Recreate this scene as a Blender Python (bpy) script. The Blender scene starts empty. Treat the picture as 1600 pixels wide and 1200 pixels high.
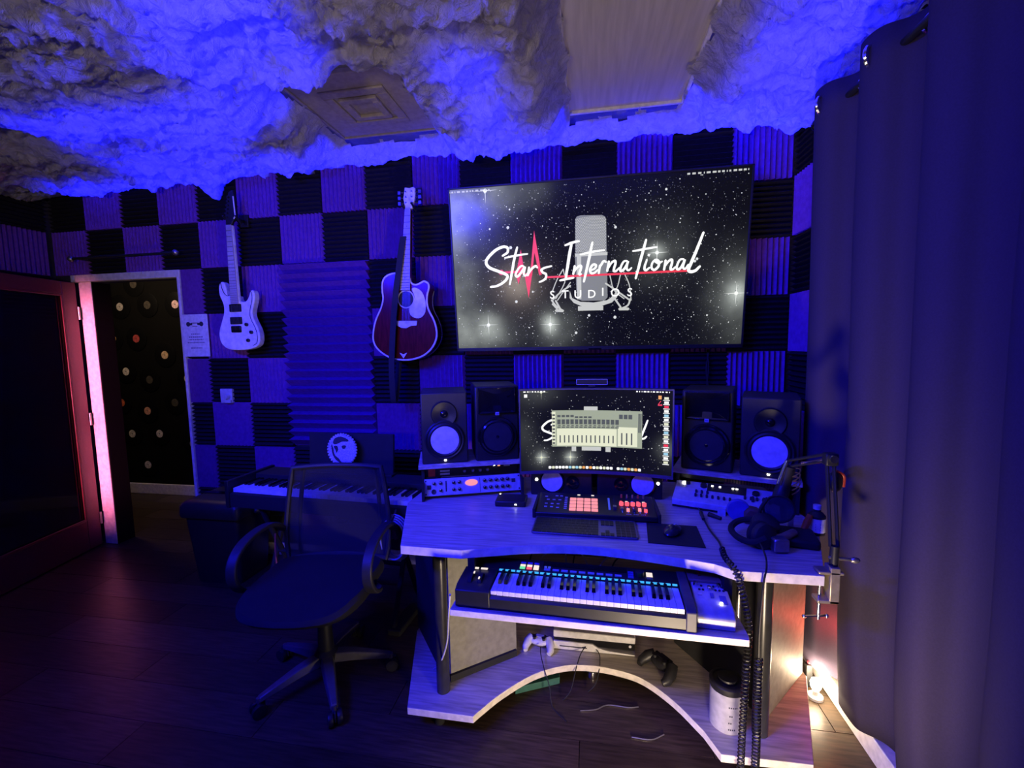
import bpy, math, random, json
from mathutils import Matrix, Vector, noise
random.seed(7)
PI = math.pi
S = bpy.context.scene
COL = S.collection

# ------------------------------------------------------------------ camera
cam_d = bpy.data.cameras.new('camera'); cam = bpy.data.objects.new('camera', cam_d); COL.objects.link(cam)
cam_d.sensor_fit = 'HORIZONTAL'; cam_d.sensor_width = 36.0; cam_d.lens = 691.79 / 1600 * 36.0
cam_d.clip_start = 0.02
R0 = Vector((0.98492823, 0.17205118, -0.01774183)); R1 = Vector((-0.00145139, -0.09435072, -0.99553796)); R2 = Vector((-0.17295744, 0.98055919, -0.09267897))
cm = Matrix((R0, -R1, -R2)).transposed().to_4x4(); cm.translation = Vector((3.50896, -2.65176, 1.46596))
cam.matrix_world = cm
S.camera = cam

# ------------------------------------------------------------------ world, exposure, lights
S.view_settings.view_transform = 'Standard'; S.view_settings.look = 'None'
S.view_settings.gamma = 1.0; S.view_settings.exposure = 0.0; S.view_settings.use_curve_mapping = False
w = bpy.data.worlds.new('world'); S.world = w; w.use_nodes = True
w.node_tree.nodes['Background'].inputs[0].default_value = (0.01, 0.008, 0.02, 1); w.node_tree.nodes['Background'].inputs[1].default_value = 0.3

def area(name, loc, rot, sx, sy, power, col):
    d = bpy.data.lights.new(name, 'AREA'); d.shape = 'RECTANGLE'; d.size = sx; d.size_y = sy; d.energy = power; d.color = col
    o = bpy.data.objects.new(name, d); COL.objects.link(o); o.location = loc; o.rotation_euler = rot
    return o
def point(name, loc, r, power, col):
    d = bpy.data.lights.new(name, 'POINT'); d.shadow_soft_size = r; d.energy = power; d.color = col
    o = bpy.data.objects.new(name, d); COL.objects.link(o); o.location = loc
    return o
BLUE = (0.006, 0.007, 1.0)
CEIL = 2.71
BP = 26.0          # watts per square metre of blue LED mat
# blue LED mats laid above the cotton clouds, between cotton and ceiling
def led(x0, y0, x1, y1, wd, k=1.0):
    L = math.hypot(x1 - x0, y1 - y0)
    o = area('led_mat_light', ((x0 + x1) / 2, (y0 + y1) / 2, CEIL - 0.006), (0, 0, math.atan2(y1 - y0, x1 - x0)), L, wd, BP * L * wd * k, BLUE)
    o.data.spread = math.radians(96)
led(0.05, -0.13, 2.0, -0.13, .26, 1.05); led(2.02, -0.02, 3.38, -0.02, .09, 2.4); led(2.68, -0.16, 3.36, -0.16, .2, 1.6); led(3.38, -0.02, 4.0, -0.02, .09, 3.4); led(4.0, -0.14, 4.56, -0.14, .3, 2.6)
led(0.85, -0.42, 1.65, -0.48, .26, .8); led(0.80, -0.84, 1.50, -0.84, .26, .75); led(1.45, -0.74, 2.05, -0.74, .38, .85); led(1.95, -1.12, 2.50, -1.12, .34, .8); led(2.10, -1.46, 2.60, -1.46, .28, .8)
led(3.04, -0.30, 3.02, -0.98, .20, .75); led(4.32, -0.30, 4.30, -1.15, .34, .85)
led(2.0, -1.80, 4.3, -1.80, .5, 1.7); led(1.0, -2.6, 4.2, -2.6, .6, .6); led(0.4, -3.5, 4.2, -3.5, .8, .6)  # unseen mats, added to light the desk and room
# added blue fill light, unseen, under the clouds left of the camera
bb = area('blue_bar_light', (1.75, -2.6, 2.35), (0, 0, 0), 1.2, .12, 68, BLUE)
bb.data.spread = math.radians(105); bb.rotation_euler = (Vector((2.9, -.3, 1.15)) - Vector(bb.location)).to_track_quat('-Z', 'Y').to_euler()
# low warm lamp, unseen, inferred from the warm desk front
def spot(name, loc, to, power, col, ang, r=.05, blend=.6):
    d = bpy.data.lights.new(name, 'SPOT'); d.energy = power; d.color = col; d.spot_size = ang; d.spot_blend = blend; d.shadow_soft_size = r
    o = bpy.data.objects.new(name, d); COL.objects.link(o); o.location = loc
    o.rotation_euler = (Vector(to) - Vector(loc)).to_track_quat('-Z', 'Y').to_euler()
spot('low_lamp', (3.84, -1.95, 0.15), (3.76, -1.2, 0.46), 50, (1.0, 0.77, 0.53), 2.2, .06, .6)
spot('uplight', (2.6, -3.3, 1.5), (2.4, -1.9, 2.6), 58, (1.0, 0.84, 0.70), 2.3, .10, .8)  # added warm fill for the cotton, source unseen
# pink lamp beyond the left edge lighting the doorway
pk = area('pink_tube_light', (0.25, -1.62, 1.15), (0, 0, 0), .03, 1.5, 5.0, (1.0, 0.20, 0.40))
pk.data.spread = math.radians(18); pk.rotation_euler = (Vector((-.07, 0, 1.05)) - Vector(pk.location)).to_track_quat('-Z', 'Y').to_euler()
# dim warm lamp in the hall
point('hall_lamp', (-0.5, 0.30, 2.3), .08, 22.0, (1.0, 0.72, 0.45))

# ------------------------------------------------------------------ helpers
def mat(name, col, rough=.5, metal=0., emit=None, estr=1., nz=0., nscale=40., bump=0., bscale=80., spec=.5, alpha=1., stretch=None, col2=None, trans=0.):
    m = bpy.data.materials.new(name); m.use_nodes = True; nt = m.node_tree; b = nt.nodes['Principled BSDF']
    c4 = (*col, 1)
    b.inputs['Base Color'].default_value = c4; b.inputs['Roughness'].default_value = rough; b.inputs['Metallic'].default_value = metal
    b.inputs['Specular IOR Level'].default_value = spec; b.inputs['Alpha'].default_value = alpha
    if trans: b.inputs['Transmission Weight'].default_value = trans
    if emit: b.inputs['Emission Color'].default_value = (*emit, 1); b.inputs['Emission Strength'].default_value = estr
    tc = nt.nodes.new('ShaderNodeTexCoord'); mp = nt.nodes.new('ShaderNodeMapping'); nt.links.new(tc.outputs['Object'], mp.inputs['Vector'])
    if stretch: mp.inputs['Scale'].default_value = stretch
    n = nt.nodes.new('ShaderNodeTexNoise'); n.inputs['Scale'].default_value = nscale; n.inputs['Detail'].default_value = 4
    nt.links.new(mp.outputs['Vector'], n.inputs['Vector'])
    r = nt.nodes.new('ShaderNodeMix'); r.data_type = 'RGBA'
    nz = nz or .12
    r.inputs['A'].default_value = tuple(max(0, c * (1 - nz)) for c in col) + (1,)
    r.inputs['B'].default_value = (*(col2 or tuple(min(1, c * (1 + nz)) for c in col)), 1)
    mr = nt.nodes.new('ShaderNodeMapRange'); mr.inputs['From Min'].default_value = .35; mr.inputs['From Max'].default_value = .65
    nt.links.new(n.outputs['Fac'], mr.inputs['Value']); nt.links.new(mr.outputs['Result'], r.inputs['Factor'])
    nt.links.new(r.outputs['Result'], b.inputs['Base Color'])
    if bump:
        n2 = nt.nodes.new('ShaderNodeTexNoise'); n2.inputs['Scale'].default_value = bscale; n2.inputs['Detail'].default_value = 5
        nt.links.new(mp.outputs['Vector'], n2.inputs['Vector'])
        bp = nt.nodes.new('ShaderNodeBump'); bp.inputs['Strength'].default_value = bump; bp.inputs['Distance'].default_value = .01
        nt.links.new(n2.outputs['Fac'], bp.inputs['Height']); nt.links.new(bp.outputs['Normal'], b.inputs['Normal'])
    return m
def glow(name, col, s=1.):
    return mat(name, (0.02, 0.02, 0.02), .4, emit=col, estr=s)

K = {}
K['foam_purple'] = mat('purple_foam', (.19, .055, .42), .95, bump=.3, bscale=300, spec=.1)
K['foam_black'] = mat('black_foam', (.022, .02, .035), .95, bump=.3, bscale=300, spec=.1)
K['foam_violet'] = mat('violet_foam', (.12, .032, .30), .95, bump=.3, bscale=300, spec=.1)
K['wall'] = mat('wall_paint', (.05, .04, .09), .8)
K['hallwall'] = mat('black_hall_paint', (.004, .0038, .004), .9, spec=.1)
K['ceil'] = mat('ceiling_paint', (.22, .21, .20), .9)
K['trim'] = mat('white_trim_paint', (.80, .76, .72), .5)
K['floor'] = mat('dark_floor', (.05, .035, .03), .35)
K['desk'] = mat('pale_oak_laminate', (.52, .46, .35), .38, nz=.22, nscale=6, stretch=(1.2, 14, 14), col2=(.66, .59, .45), spec=.4)
K['deskedge'] = mat('cream_edge_band', (.80, .73, .64), .4)
K['black'] = mat('black_plastic', (.014, .014, .016), .45)
K['blackmat'] = mat('black_matte', (.012, .012, .014), .8)
K['blackgloss'] = mat('black_gloss', (.008, .008, .01), .12)
K['charcoal'] = mat('charcoal_vinyl', (.022, .021, .023), .55)
K['chrome'] = mat('chrome', (.75, .75, .76), .18, 1.)
K['steel'] = mat('grey_steel', (.42, .40, .38), .35, .9)
K['silver'] = mat('silver_panel', (.55, .55, .60), .4, .2)
K['white'] = mat('white_plastic', (.66, .65, .66), .4)
K['whitekey'] = mat('white_key_plastic', (.80, .78, .82), .3)
K['cone'] = mat('white_cone', (.78, .76, .82), .55)
K['darkcone'] = mat('dark_cone', (.03, .03, .04), .3)
K['greypanel'] = mat('grey_board', (.25, .24, .20), .6, bump=.05)
K['fabric'] = mat('curtain_fabric', (.060, .047, .080), .92, nz=.05, nscale=200, bump=.08, bscale=600, spec=.1)
K['wine'] = mat('mahogany_door', (.13, .018, .022), .35, stretch=(20, 20, 2), nz=.3)
K['redwood'] = mat('red_lacquer_top', (.11, .008, .008), .18, nz=.25, nscale=8, stretch=(14, 1, 2))
K['redside'] = mat('dark_red_lacquer', (.07, .005, .006), .2)
K['cream'] = mat('cream_binding', (.80, .76, .70), .4)
K['maple'] = mat('maple_neck', (.62, .52, .44), .4, stretch=(20, 20, 2))
K['rose'] = mat('rosewood_fretboard', (.50, .44, .46), .5, stretch=(20, 20, 2))
K['guitarwhite'] = mat('white_lacquer', (.82, .80, .84), .2)
K['paper'] = mat('white_paper', (.78, .77, .80), .8)
K['ink'] = mat('dark_ink', (.03, .03, .05), .8)
K['brown'] = mat('brown_leather', (.14, .075, .04), .6)
K['wood'] = mat('warm_wood', (.34, .22, .16), .5, stretch=(2, 20, 20))
K['teal'] = mat('teal_board', (.03, .13, .11), .6)
K['red'] = mat('red_plastic', (.5, .05, .03), .4)
K['orange'] = mat('orange_plastic', (.6, .15, .05), .4)
K['blueplastic'] = mat('blue_plastic', (.10, .10, .42), .5)
K['gold'] = mat('brass', (.70, .52, .24), .3, .9)
K['w_led'] = glow('white_led', (1, .97, .85), 8.)
K['p_led'] = glow('pink_pad_light', (1., .32, .36), 1.0)
K['r_led'] = glow('red_led', (1., .10, .14), 1.3)
K['o_led'] = glow('orange_led', (1., .35, .16), 1.4)
K['c_led'] = glow('cyan_led', (.05, .45, 1.), 1.1)
K['g_led'] = glow('green_led', (.15, .85, .40), 1.0)
K['y_led'] = glow('warm_white_led', (1., .85, .75), 1.0)
K['b_led'] = glow('blue_led', (.05, .08, .9), .8)
K['t_white'] = glow('screen_white', (1, 1, .97), 1.15)
K['t_red'] = glow('screen_red', (.90, .045, .055), 1.)
K['t_g1'] = glow('screen_grey_light', (.58, .59, .54), 1.)
K['t_g2'] = glow('screen_grey_mid', (.22, .23, .21), 1.)
K['t_g3'] = glow('screen_grey_dark', (.05, .055, .05), 1.)
K['t_cream'] = glow('screen_cream', (.80, .82, .58), 1.)
K['t_olive'] = glow('screen_olive', (.36, .40, .27), 1.)
K['t_dim'] = glow('screen_dim', (.09, .10, .07), 1.)
K['t_sky'] = glow('screen_sky', (.35, .65, .8), 1.)
K['t_org'] = glow('screen_orange', (.9, .40, .08), 1.)
K['bulb'] = glow('lamp_bulb', (1., .82, .55), 40.)

# floor plank material: random tone for each plank
def plank_mat():
    m = mat('wood_plank', (.062, .040, .023), .34, nz=.35, nscale=5, stretch=(1.5, 18, 18), spec=.25, bump=.04, bscale=30)
    nt = m.node_tree; b = nt.nodes['Principled BSDF']; src = b.inputs['Base Color'].links[0].from_socket
    oi = nt.nodes.new('ShaderNodeObjectInfo'); mr = nt.nodes.new('ShaderNodeMapRange'); mr.inputs['To Min'].default_value = .7; mr.inputs['To Max'].default_value = 1.25
    nt.links.new(oi.outputs['Random'], mr.inputs['Value'])
    mx = nt.nodes.new('ShaderNodeVectorMath'); mx.operation = 'SCALE'
    nt.links.new(src, mx.inputs[0]); nt.links.new(mr.outputs['Result'], mx.inputs['Scale']); nt.links.new(mx.outputs['Vector'], b.inputs['Base Color'])
    return m
K['plank'] = plank_mat()

def cotton_mat():
    m = bpy.data.materials.new('cotton_wool'); m.use_nodes = True; nt = m.node_tree; nt.nodes.clear()
    out = nt.nodes.new('ShaderNodeOutputMaterial'); d = nt.nodes.new('ShaderNodeBsdfDiffuse'); t = nt.nodes.new('ShaderNodeBsdfTranslucent'); mx = nt.nodes.new('ShaderNodeMixShader')
    d.inputs['Color'].default_value = (.86, .80, .74, 1); t.inputs['Color'].default_value = (.88, .85, .84, 1); mx.inputs[0].default_value = .5
    tc = nt.nodes.new('ShaderNodeTexCoord'); n = nt.nodes.new('ShaderNodeTexNoise'); n.inputs['Scale'].default_value = 24; n.inputs['Detail'].default_value = 8; n.inputs['Roughness'].default_value = .62
    n.inputs['Distortion'].default_value = .6
    nt.links.new(tc.outputs['Object'], n.inputs['Vector'])
    mr = nt.nodes.new('ShaderNodeMapRange'); mr.inputs['From Min'].default_value = .36; mr.inputs['From Max'].default_value = .64; mr.inputs['To Min'].default_value = .42; mr.inputs['To Max'].default_value = .95
    nt.links.new(n.outputs['Fac'], mr.inputs['Value'])          # relief shade put into the translucent colour, along with uneven tuft density
    cv = nt.nodes.new('ShaderNodeCombineColor'); 
    for q in range(3): nt.links.new(mr.outputs['Result'], cv.inputs[q])
    nt.links.new(cv.outputs[0], t.inputs['Color'])
    b = nt.nodes.new('ShaderNodeBump'); b.inputs['Strength'].default_value = .9; b.inputs['Distance'].default_value = .06
    nt.links.new(n.outputs['Fac'], b.inputs['Height'])
    nt.links.new(b.outputs['Normal'], d.inputs['Normal']); nt.links.new(b.outputs['Normal'], t.inputs['Normal'])
    nt.links.new(d.outputs[0], mx.inputs[1]); nt.links.new(t.outputs[0], mx.inputs[2]); nt.links.new(mx.outputs[0], out.inputs[0])
    return m
K['cotton'] = cotton_mat()

def mesh_fabric():
    m = bpy.data.materials.new('black_mesh_fabric'); m.use_nodes = True; nt = m.node_tree; b = nt.nodes['Principled BSDF']; out = nt.nodes['Material Output']
    b.inputs['Base Color'].default_value = (.015, .014, .018, 1); b.inputs['Roughness'].default_value = .7
    tr = nt.nodes.new('ShaderNodeBsdfTransparent'); mx = nt.nodes.new('ShaderNodeMixShader')
    tc = nt.nodes.new('ShaderNodeTexCoord'); sx = nt.nodes.new('ShaderNodeSeparateXYZ'); nt.links.new(tc.outputs['Object'], sx.inputs[0])
    mr = nt.nodes.new('ShaderNodeMapRange'); mr.inputs['From Min'].default_value = .58; mr.inputs['From Max'].default_value = .78; mr.inputs['To Min'].default_value = .93; mr.inputs['To Max'].default_value = .62
    nt.links.new(sx.outputs['Z'], mr.inputs['Value'])
    nt.links.new(mr.outputs['Result'], mx.inputs[0]); nt.links.new(tr.outputs[0], mx.inputs[1]); nt.links.new(b.outputs[0], mx.inputs[2]); nt.links.new(mx.outputs[0], out.inputs[0])
    return m
K['mesh'] = mesh_fabric()

def glass_mat():
    m = bpy.data.materials.new('dark_door_glass'); m.use_nodes = True; nt = m.node_tree; b = nt.nodes['Principled BSDF']; out = nt.nodes['Material Output']
    b.inputs['Base Color'].default_value = (.012, .008, .02, 1); b.inputs['Roughness'].default_value = .06; b.inputs['Specular IOR Level'].default_value = .9
    tr = nt.nodes.new('ShaderNodeBsdfTransparent'); tr.inputs['Color'].default_value = (.6, .55, .65, 1); mx = nt.nodes.new('ShaderNodeMixShader'); mx.inputs[0].default_value = .75
    nt.links.new(tr.outputs[0], mx.inputs[1]); nt.links.new(b.outputs[0], mx.inputs[2]); nt.links.new(mx.outputs[0], out.inputs[0])
    return m
K['glass'] = glass_mat()

def screen_mat(name, blobs, base=(.004, .004, .005), k=1.):
    m = bpy.data.materials.new(name); m.use_nodes = True; nt = m.node_tree; b = nt.nodes['Principled BSDF']
    b.inputs['Base Color'].default_value = (.004, .004, .005, 1); b.inputs['Roughness'].default_value = .20; b.inputs['Specular IOR Level'].default_value = .22
    tc = nt.nodes.new('ShaderNodeTexCoord'); sp = nt.nodes.new('ShaderNodeSeparateXYZ'); nt.links.new(tc.outputs['Object'], sp.inputs[0])
    cb = nt.nodes.new('ShaderNodeCombineXYZ'); nt.links.new(sp.outputs['X'], cb.inputs['X']); nt.links.new(sp.outputs['Z'], cb.inputs['Z'])
    acc = None
    for cx, cz, r, s, ax in blobs:
        sb = nt.nodes.new('ShaderNodeVectorMath'); sb.operation = 'SUBTRACT'; sb.inputs[1].default_value = (cx, 0, cz); nt.links.new(cb.outputs[0], sb.inputs[0])
        sc = nt.nodes.new('ShaderNodeVectorMath'); sc.operation = 'MULTIPLY'; sc.inputs[1].default_value = (1 / r, 0, 1 / (r * ax)); nt.links.new(sb.outputs[0], sc.inputs[0])
        ln = nt.nodes.new('ShaderNodeVectorMath'); ln.operation = 'DOT_PRODUCT'; nt.links.new(sc.outputs[0], ln.inputs[0]); nt.links.new(sc.outputs[0], ln.inputs[1])
        ex = nt.nodes.new('ShaderNodeMath'); ex.operation = 'POWER'; ex.inputs[0].default_value = math.exp(-1); nt.links.new(ln.outputs['Value'], ex.inputs[1])
        mu = nt.nodes.new('ShaderNodeMath'); mu.operation = 'MULTIPLY'; mu.inputs[1].default_value = s * k; nt.links.new(ex.outputs[0], mu.inputs[0])
        if acc is None: acc = mu
        else:
            ad = nt.nodes.new('ShaderNodeMath'); nt.links.new(acc.outputs[0], ad.inputs[0]); nt.links.new(mu.outputs[0], ad.inputs[1]); acc = ad
    nz = nt.nodes.new('ShaderNodeTexNoise'); nz.inputs['Scale'].default_value = 7; nz.inputs['Detail'].default_value = 6; nt.links.new(tc.outputs['Object'], nz.inputs['Vector'])
    mr = nt.nodes.new('ShaderNodeMapRange'); mr.inputs['From Min'].default_value = .3; mr.inputs['From Max'].default_value = .7; mr.inputs['To Min'].default_value = .55; mr.inputs['To Max'].default_value = 1.3
    nt.links.new(nz.outputs['Fac'], mr.inputs['Value'])
    m2 = nt.nodes.new('ShaderNodeMath'); m2.operation = 'MULTIPLY'; nt.links.new(acc.outputs[0], m2.inputs[0]); nt.links.new(mr.outputs['Result'], m2.inputs[1])
    cl = nt.nodes.new('ShaderNodeVectorMath'); cl.operation = 'SCALE'; cl.inputs[0].default_value = (.92, 1, .93); nt.links.new(m2.outputs[0], cl.inputs['Scale'])
    ad = nt.nodes.new('ShaderNodeVectorMath'); ad.operation = 'ADD'; ad.inputs[1].default_value = base; nt.links.new(cl.outputs['Vector'], ad.inputs[0])
    nt.links.new(ad.outputs['Vector'], b.inputs['Emission Color']); b.inputs['Emission Strength'].default_value = 1.
    return m

class MB:
    def __init__(s): s.v = []; s.f = []
    def add(s, vs, fs, T=None):
        o = len(s.v)
        s.v += [tuple(T @ Vector(p)) if T else tuple(p) for p in vs]
        s.f += [tuple(i + o for i in q) for q in fs]; return s
    def box(s, x0, x1, y0, y1, z0, z1, T=None):
        return s.add([(x0, y0, z0), (x1, y0, z0), (x1, y1, z0), (x0, y1, z0), (x0, y0, z1), (x1, y0, z1), (x1, y1, z1), (x0, y1, z1)],
                     [(0, 3, 2, 1), (4, 5, 6, 7), (0, 1, 5, 4), (1, 2, 6, 5), (2, 3, 7, 6), (3, 0, 4, 7)], T)
    def cyl(s, p0, p1, r0, r1=None, n=14, T=None):
        r1 = r0 if r1 is None else r1
        p0 = Vector(p0); p1 = Vector(p1); d = (p1 - p0).normalized(); a = d.orthogonal().normalized(); b = d.cross(a)
        vs = [p0 + (a * math.cos(2 * PI * i / n) + b * math.sin(2 * PI * i / n)) * r0 for i in range(n)] + [p1 + (a * math.cos(2 * PI * i / n) + b * math.sin(2 * PI * i / n)) * r1 for i in range(n)]
        fs = [(i, (i + 1) % n, n + (i + 1) % n, n + i) for i in range(n)] + [tuple(reversed(range(n))), tuple(range(n, 2 * n))]
        return s.add(vs, fs, T)
    def tube(s, pts, r, n=6, T=None, closed=False):
        P = [Vector(p) for p in pts]; m = len(P); vs = []; nn = None
        for i in range(m):
            if closed: d = (P[(i + 1) % m] - P[i - 1]).normalized()
            else: d = (P[min(i + 1, m - 1)] - P[max(i - 1, 0)]).normalized()
            if nn is None: nn = d.orthogonal().normalized()
            else:
                nn = nn - d * nn.dot(d); nn = nn.normalized() if nn.length > 1e-6 else d.orthogonal().normalized()
            b = d.cross(nn); rr = r[i] if isinstance(r, (list, tuple)) else r
            vs += [P[i] + (nn * math.cos(2 * PI * j / n) + b * math.sin(2 * PI * j / n)) * rr for j in range(n)]
        fs = []
        for i in range(m if closed else m - 1):
            k = (i + 1) % m
            fs += [(i * n + j, i * n + (j + 1) % n, k * n + (j + 1) % n, k * n + j) for j in range(n)]
        if not closed: fs += [tuple(reversed(range(n))), tuple(range((m - 1) * n, m * n))]
        return s.add(vs, fs, T)
    def lathe(s, prof, n=28, T=None):
        vs = []; fs = []
        for r, z in prof: vs += [(r * math.cos(2 * PI * i / n), r * math.sin(2 * PI * i / n), z) for i in range(n)]
        for k in range(len(prof) - 1):
            fs += [(k * n + i, k * n + (i + 1) % n, (k + 1) * n + (i + 1) % n, (k + 1) * n + i) for i in range(n)]
        if prof[0][0] > 1e-5: fs.append(tuple(reversed(range(n))))
        if prof[-1][0] > 1e-5: fs.append(tuple(range((len(prof) - 1) * n, len(prof) * n)))
        return s.add(vs, fs, T)
    def prism(s, out, z0, z1, T=None):
        n = len(out); ar = sum(out[i][0] * out[(i + 1) % n][1] - out[(i + 1) % n][0] * out[i][1] for i in range(n))
        if ar < 0: out = out[::-1]
        vs = [(x, y, z0) for x, y in out] + [(x, y, z1) for x, y in out]
        return s.add(vs, [tuple(reversed(range(n))), tuple(range(n, 2 * n))] + [(i, (i + 1) % n, n + (i + 1) % n, n + i) for i in range(n)], T)
    def sph(s, c, r, n=12, sc=(1, 1, 1), T=None):
        prof = [(max(1e-4, math.sin(PI * i / n)) , -math.cos(PI * i / n)) for i in range(n + 1)]
        M_ = Matrix.Translation(c) @ Matrix.Diagonal((r * sc[0], r * sc[1], r * sc[2], 1))
        return s.lathe(prof, n * 2, T @ M_ if T else M_)
    def build(s, name, m, parent=None, W=False, smooth=True, bevel=0., ang=38, seg=2, kind=None):
        me = bpy.data.meshes.new(name); vs = s.v
        if W and parent is not None:
            q = parent; off = Vector()
            while q is not None: off += Vector(q.location); q = q.parent
            vs = [tuple(Vector(p) - off) for p in vs]
        me.from_pydata(vs, [], s.f); me.update()
        if smooth:
            me.shade_smooth(); me.set_sharp_from_angle(angle=math.radians(ang))
        me.materials.append(K[m] if isinstance(m, str) else m)
        o = bpy.data.objects.new(name, me); COL.objects.link(o)
        if parent is not None: o.parent = parent
        if bevel:
            b = o.modifiers.new('bevel', 'BEVEL'); b.width = bevel; b.segments = seg; b.limit_method = 'ANGLE'; b.angle_limit = math.radians(40)
        if kind: o['kind'] = kind
        return o
def B(*a, **k): return MB().box(*a, **k)
def thing(name, label, cat, loc=(0, 0, 0), rot=(0, 0, 0), group=None):
    o = bpy.data.objects.new(name, None); COL.objects.link(o); o.location = loc; o.rotation_euler = rot; o.empty_display_size = .05
    o['label'] = label; o['category'] = cat
    if group: o['group'] = group
    return o
def tag(o, label, cat, group=None):
    o['label'] = label; o['category'] = cat
    if group: o['group'] = group
    return o
def struct(o): o['kind'] = 'structure'; return o
def copy_tree(o, parent=None):
    c = o.copy(); COL.objects.link(c); c.parent = parent
    for ch in list(o.children): copy_tree(ch, c)
    return c
def inst(o, name, parent, loc, rot=(0, 0, 0), sc=(1, 1, 1)):
    c = bpy.data.objects.new(name, o.data); COL.objects.link(c); c.parent = parent; c.location = loc; c.rotation_euler = rot; c.scale = sc
    return c
def cmr(pts, k=4, closed=False):
    P = [Vector(p) for p in pts]; o = []
    if closed: Q = [P[-1]] + P + [P[0], P[1]]
    else: Q = [2 * P[0] - P[1]] + P + [2 * P[-1] - P[-2]]
    for i in range(1, len(Q) - 2):
        a, b, c, d = Q[i - 1:i + 3]
        for j in range(k):
            t = j / k
            o.append(.5 * ((2 * b) + (c - a) * t + (2 * a - 5 * b + 4 * c - d) * t * t + (3 * b - a - 3 * c + d) * t ** 3))
    if not closed: o.append(P[-1])
    return [tuple(p) for p in o]
def circ(r, n=24, c=(0, 0), a0=0, a1=2 * PI):
    return [(c[0] + r * math.cos(a0 + (a1 - a0) * i / n), c[1] + r * math.sin(a0 + (a1 - a0) * i / n)) for i in range(n)]
def rrect(x0, x1, y0, y1, r, n=4):
    o = []
    for cx, cy, a in ((x1 - r, y1 - r, 0), (x0 + r, y1 - r, PI / 2), (x0 + r, y0 + r, PI), (x1 - r, y0 + r, 1.5 * PI)):
        o += [(cx + r * math.cos(a + PI / 2 * i / n), cy + r * math.sin(a + PI / 2 * i / n)) for i in range(n + 1)]
    return o
XZ = Matrix(((1, 0, 0, 0), (0, 0, -1, 0), (0, 1, 0, 0), (0, 0, 0, 1)))   # drawing plane (x, y) -> wall plane (x, z), height -> towards -y
def TR(x, y, z): return Matrix.Translation((x, y, z))
def RZ(a): return Matrix.Rotation(a, 4, 'Z')
def RX(a): return Matrix.Rotation(a, 4, 'X')
def RY(a): return Matrix.Rotation(a, 4, 'Y')

# ================================================================== THE SETTING
T = .305
# floor: base slab with planks
fl = struct(B(-2.4, 4.75, -4.7, 1.3, -.08, -.012).build('floor', 'floor', smooth=False))
pw, pl = .18, 1.22
plank = MB().box(-pl / 2 + .0015, pl / 2 - .0015, -pw / 2 + .0012, pw / 2 - .0012, -.012, 0).build('plank', 'plank', fl, smooth=False)
first = True; r = 0
y = 1.12
while y > -3.1:
    off = (r * .47) % pl
    x = 4.70 - off + pl / 2 - pl * 0
    while x > -1.9:
        if x - pl / 2 < 4.7 and (y < .1 or x < 1.4):
            if first: plank.location = (x, y, 0); first = False
            else: inst(plank, 'plank', fl, (x, y, 0))
        x -= pl
    y -= pw; r += 1

# walls
WY = .04
wb = MB()
wb.box(-.36, -.02, WY, WY + .1, 0, CEIL); wb.box(-.02, .735, WY, WY + .1, 1.96, CEIL); wb.box(.735, 4.61, WY, WY + .1, 0, CEIL)
wall_back = struct(wb.build('wall_back', 'wall', smooth=False))
wall_left = struct(B(-.46, -.36, -4.6, .14, 0, CEIL).build('wall_left', 'wall', smooth=False))
wall_right = struct(B(4.61, 4.71, -4.6, .14, 0, CEIL).build('wall_right', 'wall', smooth=False))
struct(B(-.46, 4.71, -4.7, -4.6, 0, CEIL).build('wall_front', 'wall', smooth=False))
struct(B(-2.3, 4.71, -4.7, 1.3, CEIL, CEIL + .06).build('ceiling', 'ceil', smooth=False))
# hall beyond the door
struct(B(-2.3, 1.4, 1.05, 1.12, 0, CEIL).build('wall_hall', 'hallwall', smooth=False))
struct(B(-2.3, 1.4, 1.03, 1.05, 0, .105).build('baseboard_hall', 'trim', bevel=.004))
struct(B(1.3, 1.4, .14, 1.05, 0, CEIL).build('wall_hall_end', 'hallwall', smooth=False))
struct(B(-2.3, -2.2, .14, 1.05, 0, CEIL).build('wall_hall_far', 'hallwall', smooth=False))
struct(B(4.47, 4.61, -2.6, -.45, 0, .085).build('baseboard_right', 'trim', bevel=.004))
struct(B(.9, 2.7, WY - .015, WY, 0, .09).build('baseboard_back', 'trim', bevel=.004))
# door casing
struct(MB().box(-.125, -.02, WY - .03, WY, 0, 1.955).build('trim_1', 'trim', bevel=.004))
struct(MB().box(-.17, .745, WY - .045, WY, 1.955, 2.005).build('trim_2', 'trim', bevel=.004))
struct(MB().box(.725, .745, WY - .05, WY + .1, 0, 1.955).build('trim_3', 'trim', bevel=.003))
struct(MB().box(-.024, -.012, WY - .024, WY + .1, 0, 1.955).build('trim_4', 'hallwall', bevel=.002))

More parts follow.
